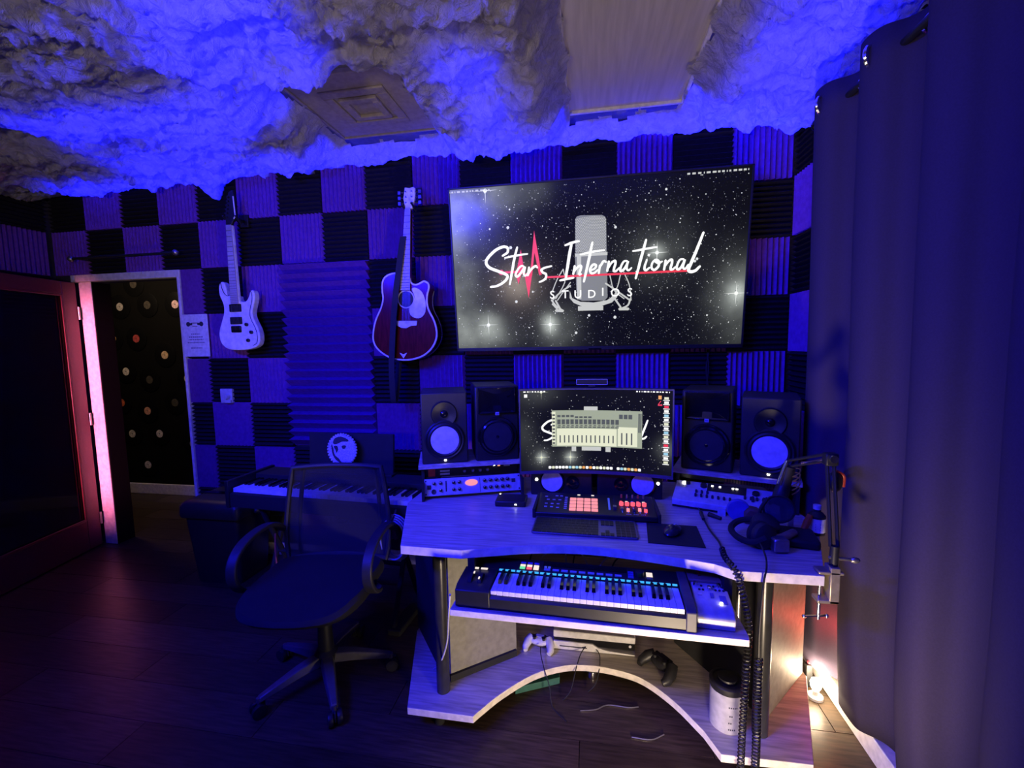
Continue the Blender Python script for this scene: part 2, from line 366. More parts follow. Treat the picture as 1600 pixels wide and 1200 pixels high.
# foam tiles
def tile_mesh(mname, nr=11, t=T, depth=.03, base=.014):
    m = MB(); out = [(-t / 2, 0)]
    p = t / nr
    for i in range(nr): out += [(-t / 2 + i * p, base), (-t / 2 + (i + .5) * p, base + depth)]
    out += [(t / 2, base), (t / 2, 0)]
    # profile in (x, depth) swept along z
    m.prism(out, -t / 2 + .001, t / 2 - .001, Matrix(((1, 0, 0, 0), (0, -1, 0, 0), (0, 0, 1, 0), (0, 0, 0, 1))))
    # mirrored: flip faces
    m.f = [tuple(reversed(q)) for q in m.f]
    return m.build('foam_tile', mname, wall_back, smooth=False)
tp = tile_mesh('foam_purple'); tb = tile_mesh('foam_black')
used = {'p': False, 'b': False}
def put_tile(par, purple, loc, rz, sx=1., jit=True):
    src = tp if purple else tb; key = 'p' if purple else 'b'
    j = random.uniform(-.004, .004) if jit else 0
    rot = (0, 0, rz) if purple else (0, PI / 2, rz)
    sc = (sx, 1, 1) if purple else (1, 1, sx)
    loc = (loc[0], loc[1] - (abs(j) if rz == 0 else 0), loc[2] + j * .4)
    if not used[key] and par is wall_back:
        used[key] = True; o = src; o.location = loc
    else: o = inst(src, 'foam_tile', par, loc)
    o.rotation_mode = 'ZYX' if False else 'XYZ'
    if purple: o.rotation_euler = (0, 0, rz); o.scale = sc
    else:
        # ridges horizontal: spin the tile about its own depth axis first
        o.rotation_euler = (Matrix.Rotation(rz, 3, 'Z') @ Matrix.Rotation(PI / 2, 3, 'Y')).to_euler(); o.scale = sc
ZL = 2.31
for rr in range(8):            # row 0 is the highest
    zc = ZL + T / 2 - rr * T
    for c in range(-1, 15):
        if c in (5, 6) and 2 <= rr <= 5: continue
        if rr >= 2 and c < 2: continue
        pur = (c % 2 == 0) == (rr % 2 == 0)
        if rr >= 2 and c == 2: put_tile(wall_back, pur, ((.748 + .915) / 2, WY, zc), 0, (.915 - .748) / T)
        else: put_tile(wall_back, pur, (c * T + T / 2, WY, zc), 0)
    for k in range(4):         # right wall beside the corner
        put_tile(wall_right, (k + rr) % 2 == 1, (4.61, -.01 - T / 2 - k * T, zc), -PI / 2, jit=False)
    if rr < 3:
        for k in range(6): put_tile(wall_left, (k + rr) % 2 == 1, (-.36, -.01 - T / 2 - k * T, zc), PI / 2, jit=False)

# large ridged foam panel
ap = B(-.303, .303, -.02, 0, 0, 1.205).build('foam_panel', 'foam_violet', wall_back, smooth=False); ap.location = (1.83, WY, .80)
ap['label'] = 'tall violet foam panel with horizontal ridges'
rg = MB(); nR = 21; p = 1.2 / nR
rg.add([(-.303, 0, 0), (-.303, 0, p), (-.303, -.060, p * .78), (.303, 0, 0), (.303, 0, p), (.303, -.060, p * .78)], [(0, 2, 1), (3, 4, 5), (0, 3, 5, 2), (2, 5, 4, 1), (0, 1, 4, 3)])
r0 = rg.build('ridge', 'foam_violet', ap, smooth=False); r0.location = (0, -.02, .0025)
for i in range(1, nR): inst(r0, 'ridge', ap, (0, -.02, .0025 + i * p))

# ------------------------------------------------------------------ ceiling cotton clouds
HOLES = [(2.08, 2.66, -.80, -.10), (3.41, 3.97, -1.34, -.10)]
def fbm(x, y, f, o=3):
    s = 0; a = 1; t = 0
    for i in range(o):
        s += a * abs(noise.noise((x * f, y * f, 3.1 * i + f))); t += a; a *= .55; f *= 2.1
    return s / t
def cloud():
    x0, x1, y0, y1 = -.35, 4.6, -4.55, .035
    vs = []; idx = {}; fs = []
    xs = []; 
    NX = 420
    ys = []; yy = y1
    while yy > y0:
        ys.append(yy); yy -= .0125 if yy > -1.7 else .05
    xs = [x0 + (x1 - x0) * i / NX for i in range(NX + 1)]
    def hole_d(x, y):
        d = 9
        for a, b, c, e in HOLES:
            dx = max(a - x, x - b); dy = max(c - y, y - e)
            q = math.hypot(max(dx, 0), max(dy, 0)) if max(dx, dy) > 0 else max(dx, dy)
            d = min(d, q)
        return d
    HD = {}
    for j, y in enumerate(ys):
        for i, x in enumerate(xs):
            jx = x + .03 * noise.noise((x * 9, y * 9, 1)); jy = y + .03 * noise.noise((x * 9, y * 9, 7)) * (1 if y < -.03 else 0)
            big = noise.noise((x * 1.3, y * 1.3, .5))
            wx = x + .10 * noise.noise((x * 3, y * 3, 11)); wy = y + .10 * noise.noise((x * 3, y * 3, 17))
            z = 2.575 + .035 * big
            z -= .085 * (1 - 2.2 * fbm(wx, wy, 3.2)) ; z += .034 * (2.4 * fbm(wx, wy, 10, 2) - .6) + .020 * (2.4 * fbm(x, y, 26, 2) - .6)
            hd = hole_d(x, y) * (1 if y < -.07 else 4) + .035 * noise.noise((x * 7, y * 7, 33)) + .015 * noise.noise((x * 20, y * 20, 3))
            HD[i, j] = hd
            k = max(0, 1 - hd / .16); k = k * k * (3 - 2 * k)
            z = z * (1 - k) + (CEIL - .03) * k
            # droop against the back wall
            d = max(0, 1 - (-y) / .12)
            if 2.0 < x: z = z * (1 - d) + d * (2.60 + .035 * noise.noise((x * 6, 2.2, 5)) + .02 * noise.noise((x * 19, 1.2, 5)))
            else: z = z * (1 - d) + d * (2.575 + .03 * noise.noise((x * 6, 2.2, 5)) + .025 * noise.noise((x * 19, 1.2, 5)))
            z -= .12 * math.exp(-((x - 1.10) / .05) ** 2 - (y / .09) ** 2)
            z = min(z, CEIL - .02)
            idx[i, j] = len(vs); vs.append((jx, min(jy, .035), z))
    for j in range(len(ys) - 1):
        for i in range(NX):
            if min(HD[i, j], HD[i + 1, j], HD[i, j + 1], HD[i + 1, j + 1]) < .0: continue
            fs.append((idx[i, j], idx[i, j + 1], idx[i + 1, j + 1], idx[i + 1, j]))
    m = MB(); m.v = vs; m.f = fs
    o = m.build('cotton_clouds', 'cotton', ang=180)
    o['kind'] = 'stuff'; tag(o, 'white cotton wool clouds lit blue, covering the whole ceiling', 'cotton clouds')
cloud()
# ceiling air diffuser
df = thing('ceiling_vent', 'square ceiling air vent plate showing through a gap in the clouds', 'vent', (2.37, -.395, CEIL))
K['ventpaint'] = mat('greige_vent_paint', (.36, .31, .28), .6)
MB().box(-.29, .29, -.29, .29, -.012, 0).build('plate', 'ventpaint', df, bevel=.003)
def frame(m, x0, x1, y0, y1, z0, z1, w):
    m.box(x0, x1, y0, y0 + w, z0, z1); m.box(x0, x1, y1 - w, y1, z0, z1); m.box(x0, x0 + w, y0 + w, y1 - w, z0, z1); m.box(x1 - w, x1, y0 + w, y1 - w, z0, z1); return m
frame(MB(), -.305, .305, -.305, .305, -.02, 0, .014).build('frame', 'ventpaint', df, bevel=.002)
frame(MB(), -.17, .17, -.17, .17, -.024, -.012, .05).build('louvre', 'ventpaint', df, bevel=.004)
frame(MB(), -.10, .10, -.10, .10, -.03, -.012, .035).build('louvre', 'ventpaint', df, bevel=.004)
cl = thing('ceiling_light_panel', 'long unlit ceiling light panel with pale frame above the television', 'light panel', (3.69, -.725, CEIL))
B(-.285, .285, -.60, .60, -.01, 0).build('diffuser', mat('frosted_diffuser', (.55, .50, .46), .45, stretch=(9, .6, 1), nscale=5, nz=.1), cl)
frame(MB(), -.305, .305, -.62, .62, -.024, 0, .02).build('frame', 'trim', cl, bevel=.002)

# ------------------------------------------------------------------ door leaf, rod, records
la = math.atan2(.21, .975)
door = struct(thing('door_1', 'open dark red wooden door with a large glass pane', 'door', (-.138, -.02, .012), (0, 0, -PI / 2 + la)))
dw, dh, dt = .80, 1.935, .042
# local x runs from hinge to free edge
MB().box(0, .105, -dt / 2, dt / 2, 0, dh).build('stile', 'wine', door, bevel=.004)
MB().box(dw - .105, dw, -dt / 2, dt / 2, 0, dh).build('stile', 'wine', door, bevel=.004)
MB().box(.105, dw - .105, -dt / 2, dt / 2, dh - .09, dh).build('rail', 'wine', door, bevel=.004)
MB().box(.105, dw - .105, -dt / 2, dt / 2, 0, .22).build('rail', 'wine', door, bevel=.004)
gb = MB(); T0 = XZ
for s in (-1, 1):
    yy = s * dt / 2
    gb.box(.105, .118, yy - .003, yy + .003, .22, dh - .09); gb.box(dw - .118, dw - .105, yy - .003, yy + .003, .22, dh - .09)
    gb.box(.118, dw - .118, yy - .003, yy + .003, dh - .103, dh - .09); gb.box(.118, dw - .118, yy - .003, yy + .003, .22, .233)
gb.build('glazing_bead', 'wine', door, bevel=.002)
B(.105, dw - .105, -.004, .004, .22, dh - .09).build('pane', 'glass', door)
hn = MB()
for s in (-1, 1):
    hn.cyl((dw - .05, 0, .98), (dw - .05, s * .06, .98), .009); hn.cyl((dw - .05, s * .06, .98), (dw - .16, s * .06, .98), .009)
hn.build('handle', 'steel', door)
for z in (.2, .95, 1.72): MB().cyl((-.004, .024, z - .045), (-.004, .024, z + .045), .007).build('hinge', 'steel', door)

rod = thing('door_rod', 'black curtain rod mounted above the doorway', 'curtain rod', (.36, -.06, 2.105))
MB().cyl((-.42, 0, 0), (.42, 0, .0), .009).build('rod', 'blackmat', rod)
for s in (-1, 1):
    MB().sph((s * .43, 0, 0), .02).build('finial', 'steel', rod)
    MB().box(s * .36 - .008, s * .36 + .008, 0, .075, -.008, .008).build('bracket', 'blackmat', rod)

recs = [(-1.064, 1.888, 'g'), (-.742, 1.896, 'd'), (-.424, 1.892, 'p'), (-1.185, 1.578, 'y'), (-.906, 1.573, 'r'), (-.591, 1.407, 't'), (-1.065, 1.248, 'w'), (-.795, 1.164, 'd'), (-1.356, 1.262, 'y'), (-.353, 1.175, 'w'),
        (-1.156, .933, 'o'), (-.853, .852, 's'), (-.523, .937, 'd'), (-1.063, .616, 'w'), (-.735, .622, 'w'), (-.353, .527, 'g'), (-1.218, .296, 'y'), (-.908, .299, 'w'), (-.881, 2.102, 'd')]
rc = {'g': (.42, .38, .36), 'd': (.06, .05, .04), 'p': (.75, .50, .52), 'y': (.75, .45, .10), 'r': (.45, .06, .06), 't': (.62, .42, .25), 'w': (.75, .68, .60), 'o': (.70, .14, .06), 's': (.72, .35, .24)}
rn = {'g': 'grey', 'd': 'dark', 'p': 'pale pink', 'y': 'yellow', 'r': 'dark red', 't': 'tan', 'w': 'white', 'o': 'orange red', 's': 'salmon'}
vm = mat('vinyl_disc', (.004, .004, .0045), .42, spec=.2)
place = {0: 'upper left of the doorway', 1: 'at the top middle of the doorway', 2: 'at the top right of the doorway', 3: 'below the grey labelled one', 4: 'right of the yellow labelled one', 5: 'in the right half of the doorway',
         6: 'left of the doorway centre', 7: 'near the doorway centre', 8: 'half hidden behind the left casing', 9: 'touching the right door edge, mid height', 10: 'below the doorway centre on the left', 11: 'below the doorway centre', 12: 'low in the right half of the doorway',
         13: 'left one of the pair above the bottom pair', 14: 'right one of the pair above the bottom pair', 15: 'low at the right door edge', 16: 'bottom left of the doorway', 17: 'at the bottom middle of the doorway', 18: 'highest, just under the door head'}
lab0 = None
for i, (x, z, c) in enumerate(recs):
    o = thing('vinyl_record', 'vinyl record with %s label, %s' % (rn[c], place[i]), 'record', (x, 1.046, z), (0, 0, 0), 'records on the black hall wall')
    if lab0 is None:
        d0 = MB().lathe([(.004, 0), (.115, 0), (.12, .0015), (.115, .003), (.04, .0032), (.004, .0032)], 40, RX(PI / 2)).build('disc', vm, o)
        l0 = MB().lathe([(.006, .0033), (.039, .0033), (.039, .0042), (.006, .0042)], 24, RX(PI / 2)).build('label', 'paper', o); lab0 = 1
        h0 = MB().lathe([(.0005, .0043), (.006, .0043)], 12, RX(PI / 2)).build('spindle_hole', 'ink', o)
    else:
        inst(d0, 'disc', o, (0, 0, 0)); lo = bpy.data.objects.new('label', l0.data.copy()); COL.objects.link(lo); lo.parent = o; inst(h0, 'spindle_hole', o, (0, 0, 0))
        lo.data.materials.clear(); lo.data.materials.append(mat('record_label_' + c, rc[c], .7, nz=.3, nscale=60))
l0.data.materials.clear(); l0.data.materials.append(mat('record_label_first', rc['g'], .7, nz=.3, nscale=60))

# notice and wall plate
pp = thing('paper_notice', 'white paper notice with printed lines beside the doorway', 'notice', (.845, -.012, 1.41))
B(-.102, .102, -.0015, .0015, 0, .288).build('sheet', 'paper', pp, smooth=False)
dm = MB(); 
for s in (-1, 1): dm.prism(circ(.016, 16, (s * .052, .222)), .0016, .0022, XZ); dm.prism([(s * .02, .216), (s * .05, .212), (s * .05, .232), (s * .02, .226)], .0016, .0021, XZ)
dm.prism([(-.03, .226), (.03, .226), (.03, .231), (-.03, .231)], .0016, .002, XZ); dm.prism([(-.02, .205), (.02, .205), (.02, .209), (-.02, .209)], .0016, .002, XZ)
dm.build('emblem', 'ink', pp, smooth=False)
ln = MB()
for z, wd in ((.150, .035), (.130, .055), (.112, .058), (.092, .068), (.055, .045)):
    x = -wd
    while x < wd:
        q = random.uniform(.006, .016); ln.prism([(x, z), (min(x + q, wd), z), (min(x + q, wd), z + .008), (x, z + .008)], .0016, .002, XZ); x += q + .004
ln.build('text_lines', mat('grey_ink', (.22, .2, .3), .8), pp, smooth=False)
wp = thing('wall_plate', 'small white wall plate with a round knob under the white guitar', 'wall plate', (1.043, -.006, 1.086))
B(-.046, .046, -.004, .02, 0, .10).build('plate', 'white', wp, bevel=.004)
MB().lathe([(.022, 0), (.022, .008), (.016, .02), (.0005, .021)], 20, TR(.012, -.004, .048) @ RX(PI / 2)).build('knob', 'white', wp)
B(.0, .045, -.02, -.004, .002, .024).build('plug', 'white', wp, bevel=.004)

# ================================================================== TELEVISION AND ITS PICTURE
LG = json.loads(r'''{"L":[[9,[[-0.498,0.081],[-0.49,0.085],[-0.482,0.089],[-0.475,0.093],[-0.47,0.097],[-0.467,0.103],[-0.466,0.111],[-0.466,0.117],[-0.468,0.122],[-0.472,0.126],[-0.479,0.128],[-0.487,0.13],[-0.496,0.129],[-0.505,0.127],[-0.516,0.123],[-0.528,0.118],[-0.539,0.112],[-0.55,0.104],[-0.562,0.094],[-0.573,0.085],[-0.581,0.076],[-0.587,0.069],[-0.592,0.062],[-0.594,0.056],[-0.595,0.049],[-0.594,0.042],[-0.591,0.035],[-0.586,0.028],[-0.579,0.021],[-0.569,0.015],[-0.556,0.009],[-0.543,0.004],[-0.53,-0.001],[-0.517,-0.007],[-0.504,-0.012],[-0.492,-0.017],[-0.483,-0.022],[-0.477,-0.026],[-0.475,-0.031],[-0.474,-0.035],[-0.476,-0.04],[-0.479,-0.046],[-0.484,-0.053],[-0.491,-0.059],[-0.499,-0.065],[-0.508,-0.071],[-0.518,-0.076],[-0.528,-0.08],[-0.538,-0.084],[-0.548,-0.086],[-0.557,-0.087],[-0.566,-0.087],[-0.575,-0.088]]],[8,[[-0.413,0.123],[-0.418,0.107],[-0.423,0.091],[-0.428,0.075],[-0.432,0.059],[-0.436,0.044],[-0.439,0.029],[-0.442,0.013],[-0.446,-0.003],[-0.45,-0.021],[-0.454,-0.04],[-0.458,-0.059],[-0.463,-0.078]]],[6,[[-0.486,0.069],[-0.473,0.071],[-0.46,0.073],[-0.447,0.075],[-0.431,0.077],[-0.414,0.079],[-0.395,0.081],[-0.375,0.083],[-0.356,0.084]]],[7,[[-0.377,0.016],[-0.381,0.018],[-0.385,0.02],[-0.389,0.021],[-0.394,0.02],[-0.4,0.016],[-0.406,0.011],[-0.412,0.004],[-0.417,-0.003],[-0.421,-0.009],[-0.425,-0.017],[-0.427,-0.024],[-0.428,-0.029],[-0.426,-0.033],[-0.423,-0.036],[-0.419,-0.037],[-0.414,-0.035],[-0.409,-0.031],[-0.402,-0.023],[-0.395,-0.015],[-0.389,-0.007],[-0.384,-0.0],[-0.379,0.007],[-0.375,0.012],[-0.372,0.013],[-0.373,0.008],[-0.376,-0.002],[-0.379,-0.014],[-0.38,-0.022],[-0.379,-0.028],[-0.377,-0.031],[-0.374,-0.034],[-0.371,-0.034],[-0.367,-0.031],[-0.363,-0.027],[-0.359,-0.021],[-0.354,-0.016]]],[7,[[-0.349,0.012],[-0.358,-0.034]]],[7,[[-0.356,-0.027],[-0.351,-0.02],[-0.347,-0.013],[-0.343,-0.007],[-0.338,-0.001],[-0.332,0.005],[-0.325,0.01],[-0.319,0.014],[-0.313,0.016],[-0.309,0.016],[-0.307,0.013],[-0.305,0.01],[-0.302,0.007]]],[7,[[-0.223,0.012],[-0.231,0.011],[-0.24,0.009],[-0.248,0.008],[-0.256,0.006],[-0.263,0.004],[-0.271,0.001],[-0.277,-0.002],[-0.28,-0.005],[-0.281,-0.009],[-0.279,-0.012],[-0.276,-0.016],[-0.273,-0.02],[-0.269,-0.023],[-0.263,-0.025],[-0.258,-0.028],[-0.255,-0.031],[-0.254,-0.036],[-0.254,-0.041],[-0.255,-0.046],[-0.257,-0.051],[-0.26,-0.055],[-0.265,-0.059],[-0.269,-0.062],[-0.274,-0.065],[-0.279,-0.067],[-0.283,-0.069],[-0.288,-0.07],[-0.293,-0.071]]],[7,[[-0.147,0.119],[-0.137,0.122],[-0.127,0.125],[-0.118,0.129],[-0.108,0.131],[-0.099,0.133],[-0.089,0.135],[-0.08,0.136],[-0.07,0.137]]],[9,[[-0.112,0.124],[-0.115,0.11],[-0.118,0.097],[-0.121,0.082],[-0.125,0.062],[-0.129,0.037],[-0.134,0.007],[-0.14,-0.024],[-0.144,-0.054]]],[7,[[-0.178,-0.068],[-0.169,-0.066],[-0.16,-0.065],[-0.151,-0.063],[-0.142,-0.061],[-0.132,-0.06],[-0.121,-0.059],[-0.111,-0.057],[-0.101,-0.056]]],[7,[[-0.095,0.008],[-0.104,-0.038]]],[7,[[-0.101,-0.027],[-0.097,-0.021],[-0.092,-0.013],[-0.087,-0.007],[-0.082,-0.002],[-0.077,0.002],[-0.071,0.005],[-0.066,0.007],[-0.062,0.006],[-0.06,0.004],[-0.06,-0.0],[-0.061,-0.005],[-0.062,-0.011],[-0.064,-0.018],[-0.068,-0.026],[-0.07,-0.034],[-0.071,-0.039],[-0.07,-0.041],[-0.067,-0.041],[-0.063,-0.039],[-0.06,-0.038]]],[8,[[0.001,0.127],[-0.004,0.105],[-0.009,0.083],[-0.013,0.06],[-0.019,0.035],[-0.025,0.008],[-0.032,-0.021],[-0.039,-0.05],[-0.046,-0.08]]],[6,[[-0.065,0.066],[-0.049,0.069],[-0.033,0.072],[-0.017,0.075],[-0.001,0.077],[0.015,0.079],[0.032,0.08],[0.049,0.082],[0.066,0.083]]],[7,[[-0.007,-0.021],[-0.001,-0.018],[0.005,-0.016],[0.011,-0.013],[0.015,-0.01],[0.018,-0.006],[0.02,-0.002],[0.021,0.003],[0.02,0.006],[0.018,0.008],[0.013,0.01],[0.008,0.01],[0.003,0.009],[-0.001,0.004],[-0.006,-0.002],[-0.01,-0.009],[-0.012,-0.015],[-0.012,-0.021],[-0.011,-0.027],[-0.009,-0.032],[-0.006,-0.035],[-0.003,-0.037],[0.002,-0.037],[0.007,-0.036],[0.012,-0.034],[0.017,-0.031],[0.021,-0.027],[0.026,-0.023],[0.03,-0.019]]],[7,[[0.042,0.005],[0.035,-0.039]]],[7,[[0.038,-0.01],[0.041,-0.005],[0.043,-0.001],[0.046,0.004],[0.049,0.008],[0.052,0.013],[0.055,0.018],[0.058,0.023],[0.062,0.025],[0.065,0.026],[0.068,0.024],[0.071,0.022],[0.074,0.019]]],[7,[[0.089,0.024],[0.08,-0.03]]],[7,[[0.083,-0.017],[0.088,-0.009],[0.093,0.0],[0.098,0.008],[0.103,0.015],[0.108,0.019],[0.113,0.022],[0.118,0.024],[0.122,0.024],[0.123,0.023],[0.124,0.019],[0.124,0.015],[0.124,0.009],[0.122,0.001],[0.118,-0.01],[0.116,-0.019],[0.115,-0.027],[0.116,-0.03],[0.12,-0.031],[0.124,-0.031],[0.128,-0.03],[0.131,-0.027],[0.135,-0.023],[0.14,-0.019],[0.144,-0.014]]],[7,[[0.185,0.021],[0.18,0.021],[0.175,0.021],[0.171,0.02],[0.167,0.017],[0.163,0.012],[0.159,0.005],[0.155,-0.003],[0.153,-0.009],[0.151,-0.016],[0.15,-0.022],[0.15,-0.028],[0.151,-0.031],[0.154,-0.032],[0.158,-0.031],[0.163,-0.028],[0.167,-0.025],[0.172,-0.019],[0.177,-0.012],[0.181,-0.005],[0.185,0.002],[0.187,0.008],[0.189,0.015],[0.19,0.019],[0.19,0.019],[0.189,0.013],[0.186,0.003],[0.184,-0.009],[0.183,-0.018],[0.185,-0.023],[0.188,-0.027],[0.191,-0.029],[0.194,-0.029],[0.198,-0.028],[0.201,-0.025],[0.205,-0.021],[0.209,-0.017]]],[8,[[0.282,0.125],[0.277,0.105],[0.272,0.086],[0.267,0.066],[0.261,0.043],[0.254,0.016],[0.247,-0.014],[0.239,-0.044],[0.232,-0.074]]],[6,[[0.214,0.07],[0.228,0.071],[0.242,0.073],[0.257,0.075],[0.272,0.077],[0.288,0.079],[0.305,0.081],[0.322,0.083],[0.339,0.084]]],[7,[[0.288,0.022],[0.285,0.011],[0.281,-0.0],[0.278,-0.01],[0.277,-0.019],[0.277,-0.025],[0.278,-0.029],[0.281,-0.032],[0.284,-0.033],[0.288,-0.032],[0.293,-0.028],[0.298,-0.024],[0.303,-0.02]]],[9,[[0.296,0.044],[0.299,0.046]]],[7,[[0.332,0.021],[0.328,0.017],[0.324,0.013],[0.32,0.009],[0.317,0.004],[0.315,-0.002],[0.313,-0.009],[0.313,-0.016],[0.314,-0.022],[0.316,-0.027],[0.32,-0.03],[0.324,-0.033],[0.328,-0.033],[0.333,-0.032],[0.338,-0.028],[0.343,-0.023],[0.347,-0.018],[0.35,-0.013],[0.351,-0.006],[0.352,0.001],[0.352,0.006],[0.349,0.011],[0.345,0.015],[0.341,0.018],[0.337,0.019],[0.335,0.019],[0.333,0.017],[0.332,0.013],[0.332,0.011],[0.335,0.008],[0.34,0.005],[0.345,0.002],[0.35,0.001],[0.354,0.002],[0.359,0.004],[0.363,0.007],[0.367,0.009]]],[7,[[0.385,0.015],[0.378,-0.036]]],[7,[[0.381,-0.02],[0.384,-0.013],[0.388,-0.007],[0.392,-0.001],[0.396,0.004],[0.4,0.009],[0.406,0.013],[0.41,0.016],[0.414,0.017],[0.416,0.016],[0.418,0.013],[0.418,0.009],[0.418,0.003],[0.417,-0.005],[0.414,-0.015],[0.411,-0.025],[0.411,-0.032],[0.412,-0.035],[0.415,-0.036],[0.419,-0.035],[0.423,-0.034],[0.426,-0.032],[0.429,-0.029],[0.433,-0.026],[0.436,-0.022]]],[7,[[0.476,0.016],[0.471,0.016],[0.467,0.016],[0.462,0.016],[0.458,0.013],[0.454,0.009],[0.45,0.002],[0.447,-0.006],[0.445,-0.012],[0.443,-0.018],[0.442,-0.024],[0.443,-0.03],[0.444,-0.033],[0.446,-0.035],[0.45,-0.036],[0.455,-0.035],[0.459,-0.032],[0.464,-0.027],[0.469,-0.019],[0.473,-0.01],[0.477,-0.003],[0.479,0.003],[0.481,0.01],[0.482,0.014],[0.482,0.014],[0.48,0.008],[0.478,-0.003],[0.475,-0.015],[0.474,-0.024],[0.476,-0.03],[0.478,-0.033],[0.482,-0.035],[0.485,-0.035],[0.489,-0.032],[0.493,-0.026],[0.497,-0.019],[0.501,-0.013]]],[9,[[0.569,0.145],[0.563,0.128],[0.557,0.11],[0.551,0.092],[0.544,0.073],[0.537,0.053],[0.529,0.032],[0.521,0.012],[0.515,-0.005],[0.51,-0.017],[0.506,-0.025],[0.504,-0.032],[0.503,-0.038],[0.503,-0.043],[0.505,-0.046],[0.508,-0.049],[0.512,-0.05],[0.517,-0.051],[0.525,-0.05],[0.532,-0.048],[0.539,-0.045],[0.544,-0.041],[0.549,-0.035],[0.554,-0.03],[0.559,-0.025]]]],"red":[[[-0.423,-0.015],[-0.393,0.11],[-0.375,-0.024],[-0.386,-0.024]],[[-0.427,-0.022],[-0.412,-0.08],[-0.395,-0.024]],[[-0.345,-0.035],[-0.316,0.206],[-0.279,-0.033],[-0.294,-0.033],[-0.317,0.09],[-0.333,-0.035]],[[-0.378,-0.02],[-0.356,-0.158],[-0.333,-0.026]],[[-0.262,-0.042],[-0.262,-0.053],[0.502,-0.05],[0.497,-0.039]],[[-0.492,-0.005],[-0.425,-0.004],[-0.425,-0.017],[-0.492,-0.016]]],"circ":[[-0.509,-0.01]],"mic":{"head":[[-0.092,0.078],[-0.091,0.251],[-0.082,0.265],[-0.062,0.27],[0.051,0.265],[0.067,0.256],[0.073,0.24],[0.077,0.07]],"body":[[-0.095,0.076],[0.078,0.071],[0.083,-0.169],[0.067,-0.186],[-0.056,-0.184],[-0.085,-0.17]],"ring":[[-0.124,-0.125],[-0.111,-0.167],[-0.065,-0.189],[0.008,-0.195],[0.08,-0.185],[0.116,-0.161],[0.133,-0.126],[0.134,-0.171],[0.107,-0.198],[0.044,-0.217],[-0.056,-0.214],[-0.102,-0.194],[-0.125,-0.166]],"foot":[[-0.079,-0.213],[0.06,-0.215],[0.06,-0.239],[-0.079,-0.238]]},"arms":[[9,[[-0.227,-0.172],[-0.22,-0.183],[-0.213,-0.194],[-0.204,-0.205],[-0.192,-0.215],[-0.177,-0.226],[-0.163,-0.236]]],[9,[[-0.222,-0.195],[-0.195,-0.224]]],[8,[[-0.224,-0.176],[-0.208,-0.162],[-0.192,-0.146],[-0.175,-0.133],[-0.157,-0.12],[-0.138,-0.109],[-0.119,-0.098]]],[5,[[-0.223,-0.131],[-0.213,-0.106],[-0.203,-0.082],[-0.192,-0.059],[-0.181,-0.041],[-0.17,-0.024],[-0.159,-0.007]]],[5,[[-0.159,-0.007],[-0.154,-0.03],[-0.149,-0.054],[-0.151,-0.079],[-0.164,-0.107],[-0.184,-0.138],[-0.203,-0.168]]],[5,[[-0.119,-0.08],[-0.133,-0.098],[-0.148,-0.116],[-0.161,-0.133],[-0.173,-0.148],[-0.183,-0.163],[-0.194,-0.177]]],[14,[[-0.204,-0.233],[-0.162,-0.236]]],[9,[[-0.204,-0.177],[-0.176,-0.229]]],[9,[[0.205,-0.181],[0.202,-0.194],[0.199,-0.206],[0.192,-0.217],[0.179,-0.225],[0.163,-0.231],[0.146,-0.236]]],[8,[[0.071,-0.093],[0.089,-0.105],[0.107,-0.118],[0.127,-0.132],[0.151,-0.15],[0.178,-0.17],[0.205,-0.19]]],[5,[[0.094,-0.048],[0.101,-0.077],[0.107,-0.106],[0.118,-0.132],[0.134,-0.15],[0.153,-0.165],[0.173,-0.18]]],[5,[[0.153,-0.042],[0.147,-0.068],[0.142,-0.094],[0.136,-0.114],[0.13,-0.124],[0.124,-0.128],[0.118,-0.132]]],[5,[[0.167,-0.033],[0.178,-0.058],[0.19,-0.082],[0.199,-0.107],[0.204,-0.134],[0.207,-0.162],[0.21,-0.19]]],[14,[[0.146,-0.235],[0.197,-0.236]]],[9,[[0.109,-0.159],[0.155,-0.226]]]],"studios":[[-0.222,-0.147],[-0.149,-0.147],[-0.079,-0.149],[-0.003,-0.15],[0.057,-0.141],[0.124,-0.147],[0.202,-0.148]],"flare":[[-0.583,0.437],[-0.598,-0.305],[-0.237,-0.311],[0.34,0.056],[0.747,-0.171],[-0.844,0.284]],"menu":[[-0.791,0.439],[-0.557,0.442],[0.478,0.448],[0.773,0.448]]}''')
def ribbon(m, pts, w, h=0., taper=True, f=None):
    """flat stroke in the (x, z) plane, raised by h towards the viewer"""
    f = f or (lambda x, z, h: (x, -h, z)); n = len(pts); vs = []; fs = []
    for i, (x, z) in enumerate(pts):
        a = pts[max(i - 1, 0)]; b = pts[min(i + 1, n - 1)]; dx, dz = b[0] - a[0], b[1] - a[1]; L = math.hypot(dx, dz) or 1
        hw = w / 2 * (1 if not taper else .62 + .38 * math.sin(PI * (i + .5) / n) ** .6)
        vs += [f(x - dz / L * hw, z + dx / L * hw, h), f(x + dz / L * hw, z - dx / L * hw, h)]
    for i in range(n - 1): fs.append((2 * i, 2 * i + 1, 2 * i + 3, 2 * i + 2))
    m.add(vs, fs)
    for (x, z) in (pts[0], pts[-1]): poly(m, circ(w * .31, 8, (x, z)), h, f)
def poly(m, pts, h=0., f=None):
    f = f or (lambda x, z, h: (x, -h, z)); n = len(pts)
    ar = sum(pts[i][0] * pts[(i + 1) % n][1] - pts[(i + 1) % n][0] * pts[i][1] for i in range(n))
    if ar < 0: pts = pts[::-1]
    m.add([f(x, z, h) for x, z in pts], [tuple(range(n))])
